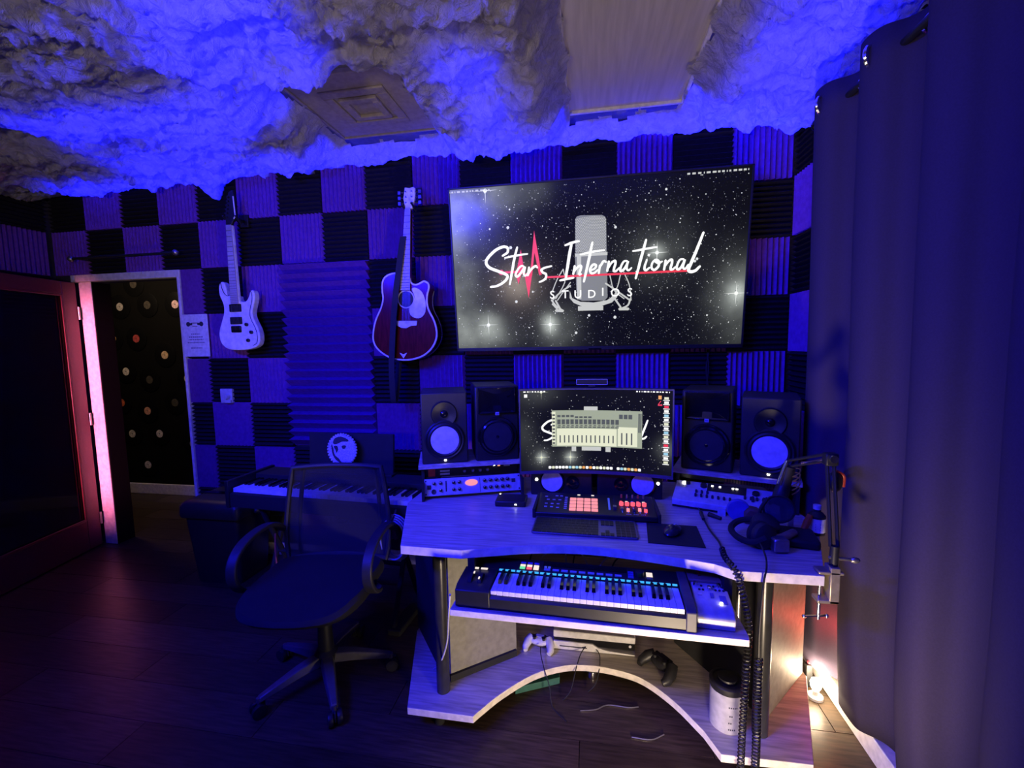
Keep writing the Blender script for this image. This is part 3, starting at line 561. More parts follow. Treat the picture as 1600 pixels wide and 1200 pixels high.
def rect(m, x0, x1, z0, z1, h, f=None, nx=1):
    for i in range(nx): poly(m, [(x0 + (x1 - x0) * i / nx, z0), (x0 + (x1 - x0) * (i + 1) / nx, z0), (x0 + (x1 - x0) * (i + 1) / nx, z1), (x0 + (x1 - x0) * i / nx, z1)], h, f)
def stars(m, n, W_, H_, k, h, f=None, seed=1):
    rnd = random.Random(seed)
    for i in range(n):
        r = k * (.0011 + .0035 * rnd.random() ** 5); x = rnd.uniform(-W_ / 2 + .006, W_ / 2 - .006); z = rnd.uniform(-H_ / 2 + .006, H_ / 2 - .006)
        poly(m, circ(r, 6, (x, z)), h, f)
def flare(m, x, z, L, h, f=None, up=True):
    for dx, dz in ((L, 0), (-L, 0), (0, L), (0, -L)):
        if not up and dz > 0: continue
        poly(m, [(x - dz * .03, z + dx * .03), (x + dx, z + dz), (x + dz * .03, z - dx * .03)], h, f)
    poly(m, circ(L * .16, 10, (x, z)), h, f)

tv = thing('television', 'large wall television showing a microphone logo on a starry sky', 'television', (3.5235, -.13, 1.8755), (math.atan2(.1, .913), 0, 0))
TW, TH = 1.593, .919
MB().box(-TW / 2, TW / 2, .004, .05, -TH / 2, TH / 2).build('case', 'blackmat', tv, bevel=.004)
bz = MB()
for a in ((-TW / 2, TW / 2, TH / 2 - .010, TH / 2), (-TW / 2, TW / 2, -TH / 2, -TH / 2 + .020), (-TW / 2, -TW / 2 + .010, -TH / 2, TH / 2), (TW / 2 - .010, TW / 2, -TH / 2, TH / 2)): bz.box(a[0], a[1], -.006, .006, a[2], a[3])
bz.build('bezel', 'black', tv, bevel=.002)
B(-.02, .05, -.008, -.004, -TH / 2 + .002, -TH / 2 + .010).build('sensor', 'blackgloss', tv)
FL = LG['flare']
blobs = [(FL[0][0], .44, .20, .16, .7), (FL[1][0], FL[1][1], .07, .30, 1), (FL[1][0] - .02, -.36, .16, .13, .6), (FL[2][0], FL[2][1], .045, .55, 1), (FL[2][0] + .03, FL[2][1] - .02, .12, .10, 1), (FL[3][0], FL[3][1], .04, .35, 1), (FL[3][0], FL[3][1], .17, .055, 1),
         (FL[4][0], FL[4][1], .05, .45, 1), (FL[4][0] + .02, FL[4][1] - .03, .13, .15, 1.5), (-.80, .05, .14, .17, 3.), (-.75, .35, .22, .10, 1.), (-.78, -.35, .18, .12, .8), (-.32, .43, .10, .05, .8)]
scr = B(-TW / 2 + .010, TW / 2 - .010, 0, .004, -TH / 2 + .020, TH / 2 - .010).build('screen', screen_mat('television_picture', blobs), tv, smooth=False)
s0 = MB(); stars(s0, 3500, TW - .03, TH - .04, .62, .0006, seed=12); s0.build('faint_star_field', glow('faint_star', (.13, .14, .14), 1.), scr, smooth=False, kind='stuff')
sm = MB(); stars(sm, 1300, TW - .03, TH - .04, .75, .0008, seed=3); stars(sm, 60, TW - .03, TH - .04, 2.0, .0008, seed=8)
sm.build('star_field', glow('star_white', (.75, .77, .75), 1.), scr, smooth=False, kind='stuff')
fm = MB()
for i, q in enumerate(FL[:5]): flare(fm, q[0], min(q[1], .432), .062 if i else .07, .0012, up=i != 0)
fm.build('star_flares', glow('star_flare', (.95, .97, .92), 1.), scr, smooth=False)
mic = LG['mic']
mm = MB(); poly(mm, mic['head'], .0016); hd = mm.build('microphone_grille', 'mesh_grey', scr, smooth=False) if 'mesh_grey' in K else mm.build('microphone_grille', 't_g2', scr, smooth=False)
# mesh dots of the grille
hx = [p[0] for p in mic['head']]; hz = [p[1] for p in mic['head']]; gx0, gx1, gz0, gz1 = min(hx), max(hx), min(hz), max(hz)
dm = MB(); j = 0; z = gz0 + .006
while z < gz1 - .010:
    x = gx0 + .005 + (j % 2) * .0045
    while x < gx1 - .005:
        poly(dm, circ(.0030, 6, (x, z + .012 * (1 - ((x - (gx0 + gx1) / 2) / .09) ** 2) - .010)), .0018); x += .009
    z += .0075; j += 1
dm.build('grille_dots', 't_g1', scr, smooth=False, kind='stuff')
bm_ = MB(); poly(bm_, mic['body'], .0019); bm_.build('microphone_body', 't_g2', scr, smooth=False)
b2 = MB(); bx = [p[0] for p in mic['body']]; bzz = [p[1] for p in mic['body']]
rect(b2, min(bx) + .012, min(bx) + .035, min(bzz) + .012, max(bzz) - .012, .0021); rect(b2, min(bx) + .002, max(bx) - .002, max(bzz) - .020, max(bzz) - .004, .0022)
b2.build('microphone_highlight', 't_g1', scr, smooth=False)
b3 = MB(); poly(b3, mic['ring'], .0023); poly(b3, mic['foot'], .0022); b3.build('microphone_base', 't_g1', scr, smooth=False)
b4 = MB()
for w_, pts in LG['arms']: ribbon(b4, pts, w_ * .0011, .0025, False)
b4.build('shock_mount_arms', 't_g1', scr, smooth=False)
b5 = MB()
for pts in LG['red']: poly(b5, pts, .0028)
cc = LG['circ'][0]; ribbon(b5, [(cc[0] + .012 * math.cos(a * .3), cc[1] + .012 * math.sin(a * .3)) for a in range(22)], .005, .0028, False)
b5.build('pulse_line', 't_red', scr, smooth=False)
for w_, pts in LG['L']:
    b6 = MB(); ribbon(b6, pts, w_ * .00185, .0034); b6.build('script_stroke', 't_white', scr, smooth=False)
def text_mesh(name, txt, size, loc, mt, parent, f=None, bold=.0):
    cu = bpy.data.curves.new('t', 'FONT'); cu.body = txt; cu.size = size; cu.align_x = 'CENTER'; cu.align_y = 'CENTER'; cu.offset = bold; cu.resolution_u = 3
    ob = bpy.data.objects.new('t', cu); COL.objects.link(ob); dg = bpy.context.evaluated_depsgraph_get(); me = bpy.data.meshes.new_from_object(ob.evaluated_get(dg))
    bpy.data.objects.remove(ob); me.transform(Matrix.Translation(loc) @ RX(PI / 2))
    if f:
        for v in me.vertices: v.co = f(v.co.x, v.co.z, -v.co.y)
    me.materials.clear(); me.materials.append(K[mt]); o = bpy.data.objects.new(name, me); COL.objects.link(o); o.parent = parent
    return o
for ch, q in zip('STUDIOS', LG['studios']): text_mesh('letter', ch, .062, (q[0], -.0032, q[1]), 't_white', scr, bold=.0006)
mb = MB(); MN = LG['menu']
def dashes(m, x0, x1, z, hgt, h, seed, f=None):
    rnd = random.Random(seed); x = x0
    while x < x1:
        q = rnd.uniform(.5, 2.2) * hgt; rect(m, x, min(x + q, x1), z - hgt / 2, z + hgt / 2, h, f); x += q + hgt * rnd.uniform(.7, 1.3)
dashes(mb, MN[0][0], MN[1][0], .436, .009, .0012, 4); dashes(mb, MN[2][0], MN[3][0], .436, .009, .0012, 5)
mb.build('menu_bar', 't_g1', scr, smooth=False)
cb = MB()
for dx in (0, .012): cb.tube(cmr([(4.16 + dx, .0, 1.41), (4.165 - dx, -.02, 1.30), (4.155 + dx, -.02, 1.18), (4.16 + dx, -.03, 1.0)], 5), .004, 6)
tag(cb.build('television_cable', 'blackmat'), 'black cable pair dropping from the television behind the right speakers', 'cable')

# ================================================================== GUITARS
E_OUT = [[1.218, 1.803], [1.194, 1.806], [1.188, 1.837], [1.179, 1.873], [1.172, 1.887], [1.16, 1.893], [1.145, 1.884], [1.133, 1.857], [1.135, 1.808], [1.158, 1.746], [1.157, 1.694], [1.138, 1.643], [1.114, 1.581], [1.11, 1.534], [1.124, 1.492], [1.164, 1.46], [1.223, 1.45], [1.312, 1.452], [1.378, 1.469], [1.404, 1.497], [1.41, 1.544], [1.4, 1.59], [1.375, 1.642], [1.366, 1.683], [1.375, 1.723], [1.391, 1.774], [1.39, 1.814], [1.378, 1.832], [1.363, 1.825], [1.353, 1.8], [1.339, 1.775], [1.32, 1.761], [1.297, 1.761], [1.279, 1.775], [1.275, 1.8]]
eg = thing('electric_guitar', 'white electric guitar hanging on the foam wall beside the doorway', 'guitar', (1.25, -.06, 1.45))
out = [(p[0], p[1]) for p in cmr([(x, z, 0) for x, z in E_OUT], 3)]
MB().prism(out, .052, .100, XZ).build('body', 'guitarwhite', eg, W=True, bevel=.007, seg=3)
lv = MB()
ed = [(x, -.1008, z) for x, z in [(1.362, 1.826)] + [(p[0] - .016, p[1]) for p in E_OUT[26:18:-1]] + [(1.36, 1.478)]]
lv.tube(cmr(ed, 4), .0022, 5).build('bevel_line', 'ink', eg, W=True)
lv2 = MB().tube(cmr([(1.153, -.1008, 1.886), (1.160, -.1008, 1.85), (1.172, -.1008, 1.822), (1.192, -.1008, 1.803), (1.21, -.1008, 1.805)], 4), .0022, 5); lv2.build('bevel_line', 'ink', eg, W=True)
def taper_slab(m, x0a, x0b, z0, x1a, x1b, z1, y0, y1):
    m.add([(x0a, y0, z0), (x0b, y0, z0), (x0b, y1, z0), (x0a, y1, z0), (x1a, y0, z1), (x1b, y0, z1), (x1b, y1, z1), (x1a, y1, z1)], [(0, 3, 2, 1), (4, 5, 6, 7), (0, 1, 5, 4), (1, 2, 6, 5), (2, 3, 7, 6), (3, 0, 4, 7)]); return m
taper_slab(MB(), 1.235, 1.291, 1.746, 1.242, 1.281, 2.24, -.118, -.092).build('neck', 'guitarwhite', eg, W=True, bevel=.006)
fb = taper_slab(MB(), 1.236, 1.290, 1.746, 1.243, 1.280, 2.24, -.124, -.118).build('fretboard', 'rose', eg, W=True)
fr = MB(); zz = 2.24; sc = .60
for i in range(24):
    z = 2.24 - sc * (1 - 2 ** (-(i + 1) / 12)) * (.494 / (sc * .75)); t = (2.24 - z) / .494; xa = 1.243 + t * (1.236 - 1.243); xb = 1.28 + t * (1.29 - 1.28)
    fr.box(xa, xb, -.1256, -.124, z - .0012, z + .0012)
fr.build('frets', mat('dark_fret_wire', (.2, .18, .22), .3, .8), fb, W=True, smooth=False, kind='stuff')
ehs = MB().prism([(1.237, 2.242), (1.240, 2.315), (1.255, 2.372), (1.272, 2.44), (1.300, 2.452), (1.306, 2.412), (1.312, 2.286), (1.300, 2.275), (1.287, 2.258), (1.277, 2.239)], .098, .116, XZ).build('headstock', 'black', eg, W=True, bevel=.003)
MB().tube([(1.306, -.118, 2.412), (1.312, -.118, 2.29), (1.300, -.118, 2.276)], .004, 6).build('binding', 'cream', ehs, W=True)
for i in range(6):
    z = 2.29 + i * .024; q = MB().cyl((1.252 + i * .004, -.116, z), (1.252 + i * .004, -.126, z), .006, n=10); q.cyl((1.235 + i * .006, -.106, z), (1.222 + i * .006, -.106, z), .006, n=8)
    q.build('tuning_peg', 'black', ehs, W=True)
for a, b in ([[1.208, 1.746], [1.293, 1.697]], [[1.207, 1.664], [1.292, 1.618]]): B(a[0], b[0], -.109, -.098, b[1], a[1]).build('pickup', 'blackmat', eg, W=True, bevel=.004)
B(1.21, 1.284, -.110, -.098, 1.564, 1.607).build('bridge', 'blackgloss', eg, W=True, bevel=.006)
for x, z in [[1.325, 1.614], [1.356, 1.564], [1.329, 1.512]]: MB().lathe([(.011, 0), (.011, .012), (.008, .015), (.0005, .015)], 16, TR(x, -.10, z) @ RX(PI / 2)).build('knob', 'black', eg, W=True)
st = MB()
for i in range(6): st.tube([(1.226 + i * .010, -.1115, 1.58), (1.246 + i * .0062, -.1275, 2.24)], .0005, 4)
st.build('strings', 'steel', eg, W=True, kind='stuff')
hk = thing('guitar_hook', 'black wall hook holding the white electric guitar', 'hook', (1.275, .0, 2.30))
B(1.25, 1.31, -.012, .01, 2.25, 2.33).build('plate', 'black', hk, W=True, bevel=.003)
MB().tube([(1.28, -.005, 2.29), (1.28, -.06, 2.285)], .008, 8).build('arm', 'black', hk, W=True)
MB().tube([(1.232, -.13, 2.295), (1.238, -.08, 2.262), (1.28, -.065, 2.285), (1.318, -.08, 2.255), (1.322, -.13, 2.29)], .006, 8).build('yoke', 'black', hk, W=True)

A_OUT = [[2.413, 1.883], [2.365, 1.885], [2.319, 1.868], [2.297, 1.832], [2.295, 1.785], [2.298, 1.738], [2.28, 1.682], [2.246, 1.617], [2.227, 1.55], [2.224, 1.493], [2.248, 1.444], [2.307, 1.4], [2.368, 1.38], [2.449, 1.376], [2.531, 1.397], [2.587, 1.439], [2.619, 1.495], [2.623, 1.551], [2.608, 1.607], [2.58, 1.664], [2.57, 1.71], [2.574, 1.756], [2.585, 1.793], [2.581, 1.819], [2.557, 1.832], [2.532, 1.822], [2.507, 1.814], [2.486, 1.82], [2.472, 1.839], [2.47, 1.88]]
ag = thing('acoustic_guitar', 'red acoustic guitar with white pickguard hanging left of the television', 'guitar', (2.43, -.06, 1.376))
out = [(p[0], p[1]) for p in cmr([(x, z, 0) for x, z in A_OUT], 4)]
MB().prism(out, .052, .148, XZ).build('body', 'redside', ag, W=True, bevel=.004)
cx, cz = 2.43, 1.60
inn = [(cx + (x - cx) * .985, cz + (z - cz) * .985) for x, z in out]
MB().prism(inn, .148, .1505, XZ).build('soundboard', 'redwood', ag, W=True, smooth=False)
MB().tube([(x, -.149, z) for x, z in out], .0058, 6).build('binding', 'cream', ag, W=True)
MB().tube([(x, -.056, z) for x, z in out[40:88]], .003, 5).build('back_binding', 'cream', ag, W=True)
MB().prism(circ(.046, 28, (2.442, 1.733)), .1505, .1509, XZ).build('sound_hole', 'ink', ag, W=True, smooth=False)
MB().tube([(x, -.151, z) for x, z in circ(.050, 32, (2.442, 1.733))], .004, 5, closed=True).build('rosette', 'cream', ag, W=True)
pg = cmr([(x, z, 0) for x, z in [[2.482, 1.792], [2.512, 1.795], [2.546, 1.766], [2.563, 1.71], [2.559, 1.655], [2.53, 1.623], [2.49, 1.624], [2.463, 1.648], [2.463, 1.686], [2.489, 1.713], [2.497, 1.745]]], 3, True)
MB().prism([(p[0], p[1]) for p in pg], .1512, .1535, XZ).build('pickguard', 'cream', ag, W=True, smooth=False)
MB().prism([(2.373, 1.608), (2.509, 1.605), (2.506, 1.577), (2.47, 1.575), (2.439, 1.562), (2.409, 1.565), (2.375, 1.583)], .1505, .160, XZ).build('bridge', 'cream', ag, W=True, bevel=.003)
MB().prism([(2.389, 1.418), (2.413, 1.408), (2.435, 1.418), (2.412, 1.385)], .1505, .1525, XZ).build('tail_emblem', 'cream', ag, W=True, smooth=False)
taper_slab(MB(), 2.411, 2.472, 1.783, 2.462, 2.495, 2.245, -.158, -.125).build('neck', 'redside', ag, W=True, bevel=.008)
fb = taper_slab(MB(), 2.411, 2.472, 1.783, 2.462, 2.495, 2.245, -.164, -.158).build('fretboard', 'rose', ag, W=True)
fr = MB()
for i in range(19):
    t = (1 - 2 ** (-(i + 1) / 12)) / .667; t = min(t, 1); z = 2.245 - t * .462; xa = 2.462 - t * .051; xb = 2.495 - t * .023
    fr.box(xa, xb, -.1655, -.164, z - .0012, z + .0012)
    if i in (2, 4, 6, 8, 11, 14): zc = z + .012; fr.lathe([(.003, 0), (.003, .0005), (.0005, .0005)], 8, TR((xa + xb) / 2, -.164, zc) @ RX(PI / 2))
fr.build('frets', 'ink', fb, W=True, smooth=False, kind='stuff')
ahs = MB().prism([(2.459, 2.25), (2.449, 2.305), (2.46, 2.368), (2.49, 2.362), (2.51, 2.368), (2.523, 2.36), (2.518, 2.299), (2.501, 2.248)], .135, .152, XZ).build('headstock', 'cream', ag, W=True, bevel=.003)
for i in range(3):
    for s in (-1, 1):
        z = 2.28 + i * .03; q = MB().cyl((2.486 + s * .018, -.152, z), (2.486 + s * .018, -.162, z), .005, n=10); q.cyl((2.486 + s * .035, -.145, z), (2.486 + s * .056, -.145, z), .003, n=8)
        q.box(2.486 + s * .062 - .008, 2.486 + s * .062 + .008, -.15, -.14, z - .009, z + .009); q.build('tuning_peg', 'chrome', ahs, W=True)
st = MB()
for i in range(6): st.tube([(2.418 + i * .0095, -.163, 1.59), (2.466 + i * .005, -.1675, 2.245)], .0006, 4)
st.build('strings', 'steel', ag, W=True, kind='stuff')
def band(m, pts, w, t=.003):
    vs = []; 
    for x, y, z in pts: vs += [(x - w / 2, y, z), (x + w / 2, y, z), (x + w / 2, y + t, z), (x - w / 2, y + t, z)]
    fs = [(0, 3, 2, 1), tuple(len(vs) - 4 + i for i in range(4))]
    for i in range(len(pts) - 1):
        for j in range(4): a = i * 4 + j; b = i * 4 + (j + 1) % 4; fs.append((a, b, b + 4, a + 4))
    return m.add(vs, fs)
band(MB(), cmr([(2.448, -.172, 2.09), (2.43, -.18, 1.98), (2.384, -.185, 1.70), (2.352, -.185, 1.40), (2.345, -.18, 1.25), (2.340, -.16, 1.12), (2.345, -.13, 1.16), (2.36, -.10, 1.36)], 4), .036).build('strap', 'blackmat', ag, W=True)
hk = thing('guitar_hook', 'black wall hook holding the red acoustic guitar', 'hook', (2.485, .0, 2.30))
B(2.46, 2.51, -.012, .01, 2.33, 2.41).build('plate', 'black', hk, W=True, bevel=.003)
MB().tube([(2.485, -.005, 2.385), (2.487, -.11, 2.375), (2.485, -.11, 2.30)], .007, 8).build('arm', 'black', hk, W=True)
MB().tube([(2.452, -.185, 2.268), (2.447, -.12, 2.245), (2.485, -.11, 2.30), (2.512, -.12, 2.242), (2.510, -.185, 2.268)], .006, 8).build('yoke', 'black', hk, W=True)

# ================================================================== DESK
desk = thing('studio_desk', 'pale wood studio desk with curved front, raised side racks and a lower shelf', 'desk', (3.53, -.7, 0))
front = [(2.84, -1.22), (3.068, -1.226)] + [tuple(p[:2]) for p in cmr([(3.13, -1.205, 0), (3.32, -1.152, 0), (3.51, -1.136, 0), (3.70, -1.160, 0), (3.90, -1.205, 0)], 4)] + [(3.955, -1.242), (4.205, -1.238)]
top = [(2.72, -.36), (2.692, -.81)] + front + [(4.365, -.85), (4.33, -.36)]
def edged(o):
    o.data.materials.append(K['deskedge'])
    for p_ in o.data.polygons:
        if abs(p_.normal.z) < .5: p_.material_index = 1
    return o
edged(MB().prism(top, .718, .75).build('top', 'desk', desk, W=True, bevel=.002, smooth=False))
arc = [tuple(p[:2]) for p in cmr([(3.10, -1.17, 0), (3.17, -1.07, 0), (3.28, -.955, 0), (3.40, -.888, 0), (3.51, -.87, 0), (3.62, -.88, 0), (3.72, -.915, 0), (3.82, -1.01, 0), (3.90, -1.13, 0)], 4)]
bot = [(2.72, -.36), (2.692, -.76), (2.828, -1.195), (3.085, -1.195)] + arc + [(3.935, -1.215), (4.215, -1.208), (4.372, -.80), (4.33, -.36)]
edged(MB().prism(bot, .072, .10).build('lower_shelf', 'desk', desk, W=True, bevel=.002, smooth=False))
edged(MB().prism([(3.056, -1.335), (3.962, -1.352), (3.966, -1.335), (3.966, -.92), (3.07, -.90)], .578, .60).build('keyboard_shelf', 'desk', desk, W=True, bevel=.002, smooth=False))
for x in (3.10, 3.94): B(x - .012, x + .012, -1.22, -.9, .60, .72).build('slide_bracket', 'blackmat', desk, W=True)
for x, y in ((2.936, -1.09), (4.09, -1.105)): MB().lathe([(.026, .10), (.026, .718)], 28, TR(x, y, 0)).build('leg', mat('satin_black_tube', (.03, .03, .03), .28), desk, W=True)
def panel(m, a, b, z0, z1, t):
    d = Vector((b[0] - a[0], b[1] - a[1], 0)); L = d.length; T_ = TR(a[0], a[1], 0) @ RZ(math.atan2(d.y, d.x)); return m.box(0, L, -t / 2, t / 2, z0, z1, T_)
for a, b, m_ in (((2.69, -.72), (2.93, -1.035), 'blackmat'), ((2.945, -1.03), (3.185, -.84), 'greypanel'), ((4.135, -1.03), (4.355, -.78), 'greypanel'), ((4.115, -1.02), (3.89, -.66), 'blackmat')):
    panel(MB(), a, b, .10, .718, .018).build('side_panel', m_, desk, W=True, bevel=.002)
panel(MB(), (2.95, -1.045), (3.19, -.855), .10, .128, .012).build('kick_strip', 'blackmat', desk, W=True)
for x, y in ((2.93, -1.13), (2.75, -.6), (4.12, -1.15), (4.28, -.6)):
    MB().cyl((x, y, .0), (x, y, .072), .02, .016, 12).build('foot', 'blackmat', desk, W=True)
# metal posts by the right pedestal
MB().cyl((3.985, -1.18, .53), (3.985, -1.18, .718), .0075).build('post', 'steel', desk, W=True)
# side racks carrying the speakers
SA = math.atan2(.16, .46)
hut = {}
for s in (-1, 1):
    a = (2.745, -.765) if s < 0 else (3.887, -.61)
    zs = .893 if s < 0 else .873
    ang = SA if s < 0 else -SA
    Tm = TR(a[0], a[1], 0) @ RZ(ang); W_ = .475
    B(-.012, W_ + .006, -.005, .27, zs, zs + .019, Tm).build('rack_shelf', 'desk', desk, W=True, bevel=.002, smooth=False)
    for q in (0, W_ - .014): B(q, q + .014, .02, .25, .75, zs, Tm).build('rack_side', 'blackmat', desk, W=True)
    hut[s] = (a, ang, W_)

# ------------------------------------------------------------------ speakers
def driver(m, cx, cz, prof, T0=None):
    """lathe facing -y: prof = [(radius, forward)]"""
    return m.lathe(prof, 36, TR(cx, 0, cz) @ RX(PI / 2))
def hs_speaker(name, label, loc, rz):
    t = thing(name, label, 'speaker', loc, (0, 0, rz)); w, h, d = .212, .332, .26
    B(-w / 2, w / 2, 0, d, 0, h).build('cabinet', 'charcoal', t, bevel=.006)
    wg = driver(MB(), 0, .232, [(.060, 0), (.060, .004), (.056, .010), (.050, .009), (.032, .003), (.018, .001)]).build('waveguide', 'black', t)
    driver(MB(), 0, .232, [(.018, .001), (.015, .006), (.009, .009), (.0005, .010)]).build('tweeter', 'blackgloss', wg)
    su = driver(MB(), 0, .112, [(.092, 0), (.092, .006), (.086, .011), (.080, .009), (.078, .011), (.072, .014), (.067, .012), (.064, .010)]).build('surround', 'black', t)
    co = driver(MB(), 0, .112, [(.0655, .0105), (.045, .006), (.024, .001)]).build('woofer_cone', 'cone', su)
    driver(MB(), 0, .112, [(.0245, .001), (.0225, .006), (.014, .010), (.0005, .012)]).build('dust_cap', 'cone', su)
    driver(MB(), 0, .112, [(.0285, .0016), (.0280, .0038), (.0232, .0040)]).build('cap_seam', 'charcoal', su)
    driver(MB(), 0, .016, [(.0055, 0), (.0055, .003), (.0005, .004)]).build('power_light', 'w_led', t)
    return t
def jbl_speaker(name, label, loc, rz):
    t = thing(name, label, 'speaker', loc, (0, 0, rz)); w, h, d = .208, .354, .26
    B(-w / 2, w / 2, 0, d, 0, h).build('cabinet', 'black', t, bevel=.008)
    fr_ = MB()
    for a in ((-.088, .088, .226, .233), (-.088, .088, .341, .348), (-.088, -.081, .226, .348), (.081, .088, .226, .348)): fr_.box(a[0], a[1], -.012, .002, a[2], a[3])
    hf = fr_.build('horn_frame', 'blackgloss', t, bevel=.002)
    m = MB(); o = [(-.082, .232), (.082, .232), (.082, .342), (-.082, .342)]; i_ = [(-.014, .262), (.014, .262), (.014, .318), (-.014, .318)]
    m.add([(x, -.011, z) for x, z in o] + [(x, -.0008, z) for x, z in i_], [(0, 1, 5, 4), (1, 2, 6, 5), (2, 3, 7, 6), (3, 0, 4, 7), (4, 5, 6, 7)]); m.build('horn', 'blackgloss', hf, smooth=False)
    for s in (-1, 1):
        MB().prism([(s * .02, .238), (s * .074, .238), (s * .05, .252), (s * .02, .262)], .006, .010, XZ).build('horn_fin', 'blackgloss', hf)
        MB().prism([(s * .05, .30), (s * .074, .318), (s * .074, .334), (s * .066, .332), (s * .060, .312), (s * .045, .305)], .006, .009, XZ).build('horn_fin', 'blackgloss', hf)
    bd_ = B(-.009, .009, -.014, -.006, .218, .233).build('badge', 'silver', t, bevel=.001); B(-.006, .006, -.0155, -.0135, .222, .229).build('badge_mark', 'blueplastic', bd_)
    su = driver(MB(), 0, .115, [(.094, 0), (.094, .005), (.089, .010), (.081, .008), (.074, .013), (.066, .010)]).build('surround', 'blackgloss', t)
    driver(MB(), 0, .115, [(.067, .0105), (.045, .005), (.022, .001)]).build('woofer_cone', 'darkcone', su)
    driver(MB(), 0, .115, [(.0225, .001), (.018, .007), (.01, .010), (.0005, .012)]).build('dust_cap', 'blackgloss', su)
    return t
def on_rack(s, u, v, z=.912):
    z = .912 if s < 0 else .892
    a, ang, W_ = hut[s]; p = TR(a[0], a[1], 0) @ RZ(ang) @ Vector((u, v, z)); return tuple(p), ang
l, r_ = on_rack(-1, .112, .012); hs_speaker('studio_monitor', 'studio monitor speaker with white woofer at the left end of the desk', l, r_)
l, r_ = on_rack(-1, .358, .012); jbl_speaker('horn_monitor', 'black horn speaker between the white-coned left speaker and the computer screen', l, r_)
l, r_ = on_rack(1, .125, .012); jbl_speaker('horn_monitor', 'black horn speaker just right of the computer screen', l, r_)
l, r_ = on_rack(1, .362, .012); hs_speaker('studio_monitor', 'studio monitor speaker with white woofer next to the curtain', l, r_)

# ------------------------------------------------------------------ rack gear
def knob(par, x, z, r=.008, m='silver', T_=None, cap='chrome'):
    o = MB().lathe([(r, 0), (r * .95, .012), (r * .7, .014), (.0004, .014)], 14, T_ @ TR(x, 0, z) @ RX(PI / 2)).build('knob', m, par); return o
def rack_black(s, label):
    a, ang, W_ = hut[s]; t = thing('rack_unit', label, 'rack unit', (a[0], a[1], 0), (0, 0, ang))
    B(.016, W_ - .016, .05, .24, .838, .888 if s < 0 else .870).build('chassis', 'black', t, bevel=.002)
    return t
pr = rack_black(-1, 'black rack unit with small orange light under the left speakers')
for i, x in enumerate((.20, .24, .275, .31)): knob(pr, x, .862, .008, 'steel', TR(0, .05, 0))
B(.03, .062, .046, .05, .843, .883).build('red_logo', 'red', pr); B(.36, .372, .046, .05, .874, .884).build('orange_light', 'o_led', pr); B(.085, .13, .046, .05, .848, .856).build('switch', 'silver', pr); B(.085, .13, .046, .05, .862, .870).build('switch', 'silver', pr)
B(.39, .42, .046, .05, .872, .878).build('label_strip', 'silver', pr); B(.34, .348, .046, .05, .877, .883).build('white_light', 'w_led', pr)
pr2 = rack_black(1, 'black rack unit with ribbed red front under the right speakers')
for i in range(22): B(.20 + i * .011, .206 + i * .011, .044, .05, .842, .868).build('fin', mat('fin_brown', (.14, .05, .04), .4) if i == 0 else bpy.data.materials['fin_brown'], pr2)  # warm light on the foam behind, put into the rib colour
# silver tube preamp in front, leaning back, on the desk (left)
a, ang, W_ = hut[-1]
pa = thing('tube_preamp', 'silver front preamp with oval pink meter below the left speakers', 'preamp', (a[0], a[1], .75), (0, 0, ang))
lean = RX(-.38)
B(.0, .47, .035, .05, 0, .085).build('case', 'blackmat', pa, bevel=.002)
FT = TR(.0, -.012, .018) @ lean @ Matrix.Diagonal((1, 1, 1.08, 1))
B(.012, .462, -.0, .006, 0, .072, FT).build('faceplate', 'silver', pa, bevel=.001)
B(.0, .012, -.03, .06, 0, .08).build('side_ear', 'blackmat', pa); B(.462, .474, -.03, .06, 0, .08).build('side_ear', 'blackmat', pa)
B(.19, .268, -.004, 0, .004, .070, FT).build('meter_plate', mat('violet_plate', (.45, .42, .62), .35), pa, bevel=.001)
MB().lathe([(.030, 0), (.030, .003), (.0005, .004)], 28, FT @ TR(.229, -.004, .046) @ Matrix.Diagonal((1, 1, .45, 1)) @ RX(PI / 2)).build('meter', 'p_led', pa)
for x in (.055, .085, .145, .172, .29, .318, .346, .374, .40):
    for z in (.022, .052):
        if (x, z) == (.055, .022): continue
        kn = knob(pa, x, z, .0078, 'charcoal', FT)
        MB().lathe([(.0055, .0142), (.0005, .0150)], 12, FT @ TR(x, 0, z) @ RX(PI / 2)).build('knob_cap', 'chrome', kn)
B(.108, .114, -.003, 0, .015, .06, FT).build('level_slot', 'ink', pa); B(.024, .042, -.003, 0, .028, .046, FT).build('logo', 'ink', pa); B(.42, .438, -.003, 0, .036, .052, FT).build('badge', 'ink', pa)
for x in (.018, .455):
    for z in (.008, .063): MB().lathe([(.004, 0), (.004, .002), (.0004, .002)], 8, FT @ TR(x, 0, z) @ RX(PI / 2)).build('screw', 'ink', pa)
MB().lathe([(.011, 0), (.011, .004), (.008, .004), (.0005, .001)], 16, FT @ TR(.054, 0, .017) @ RX(PI / 2)).build('socket', 'black', pa)
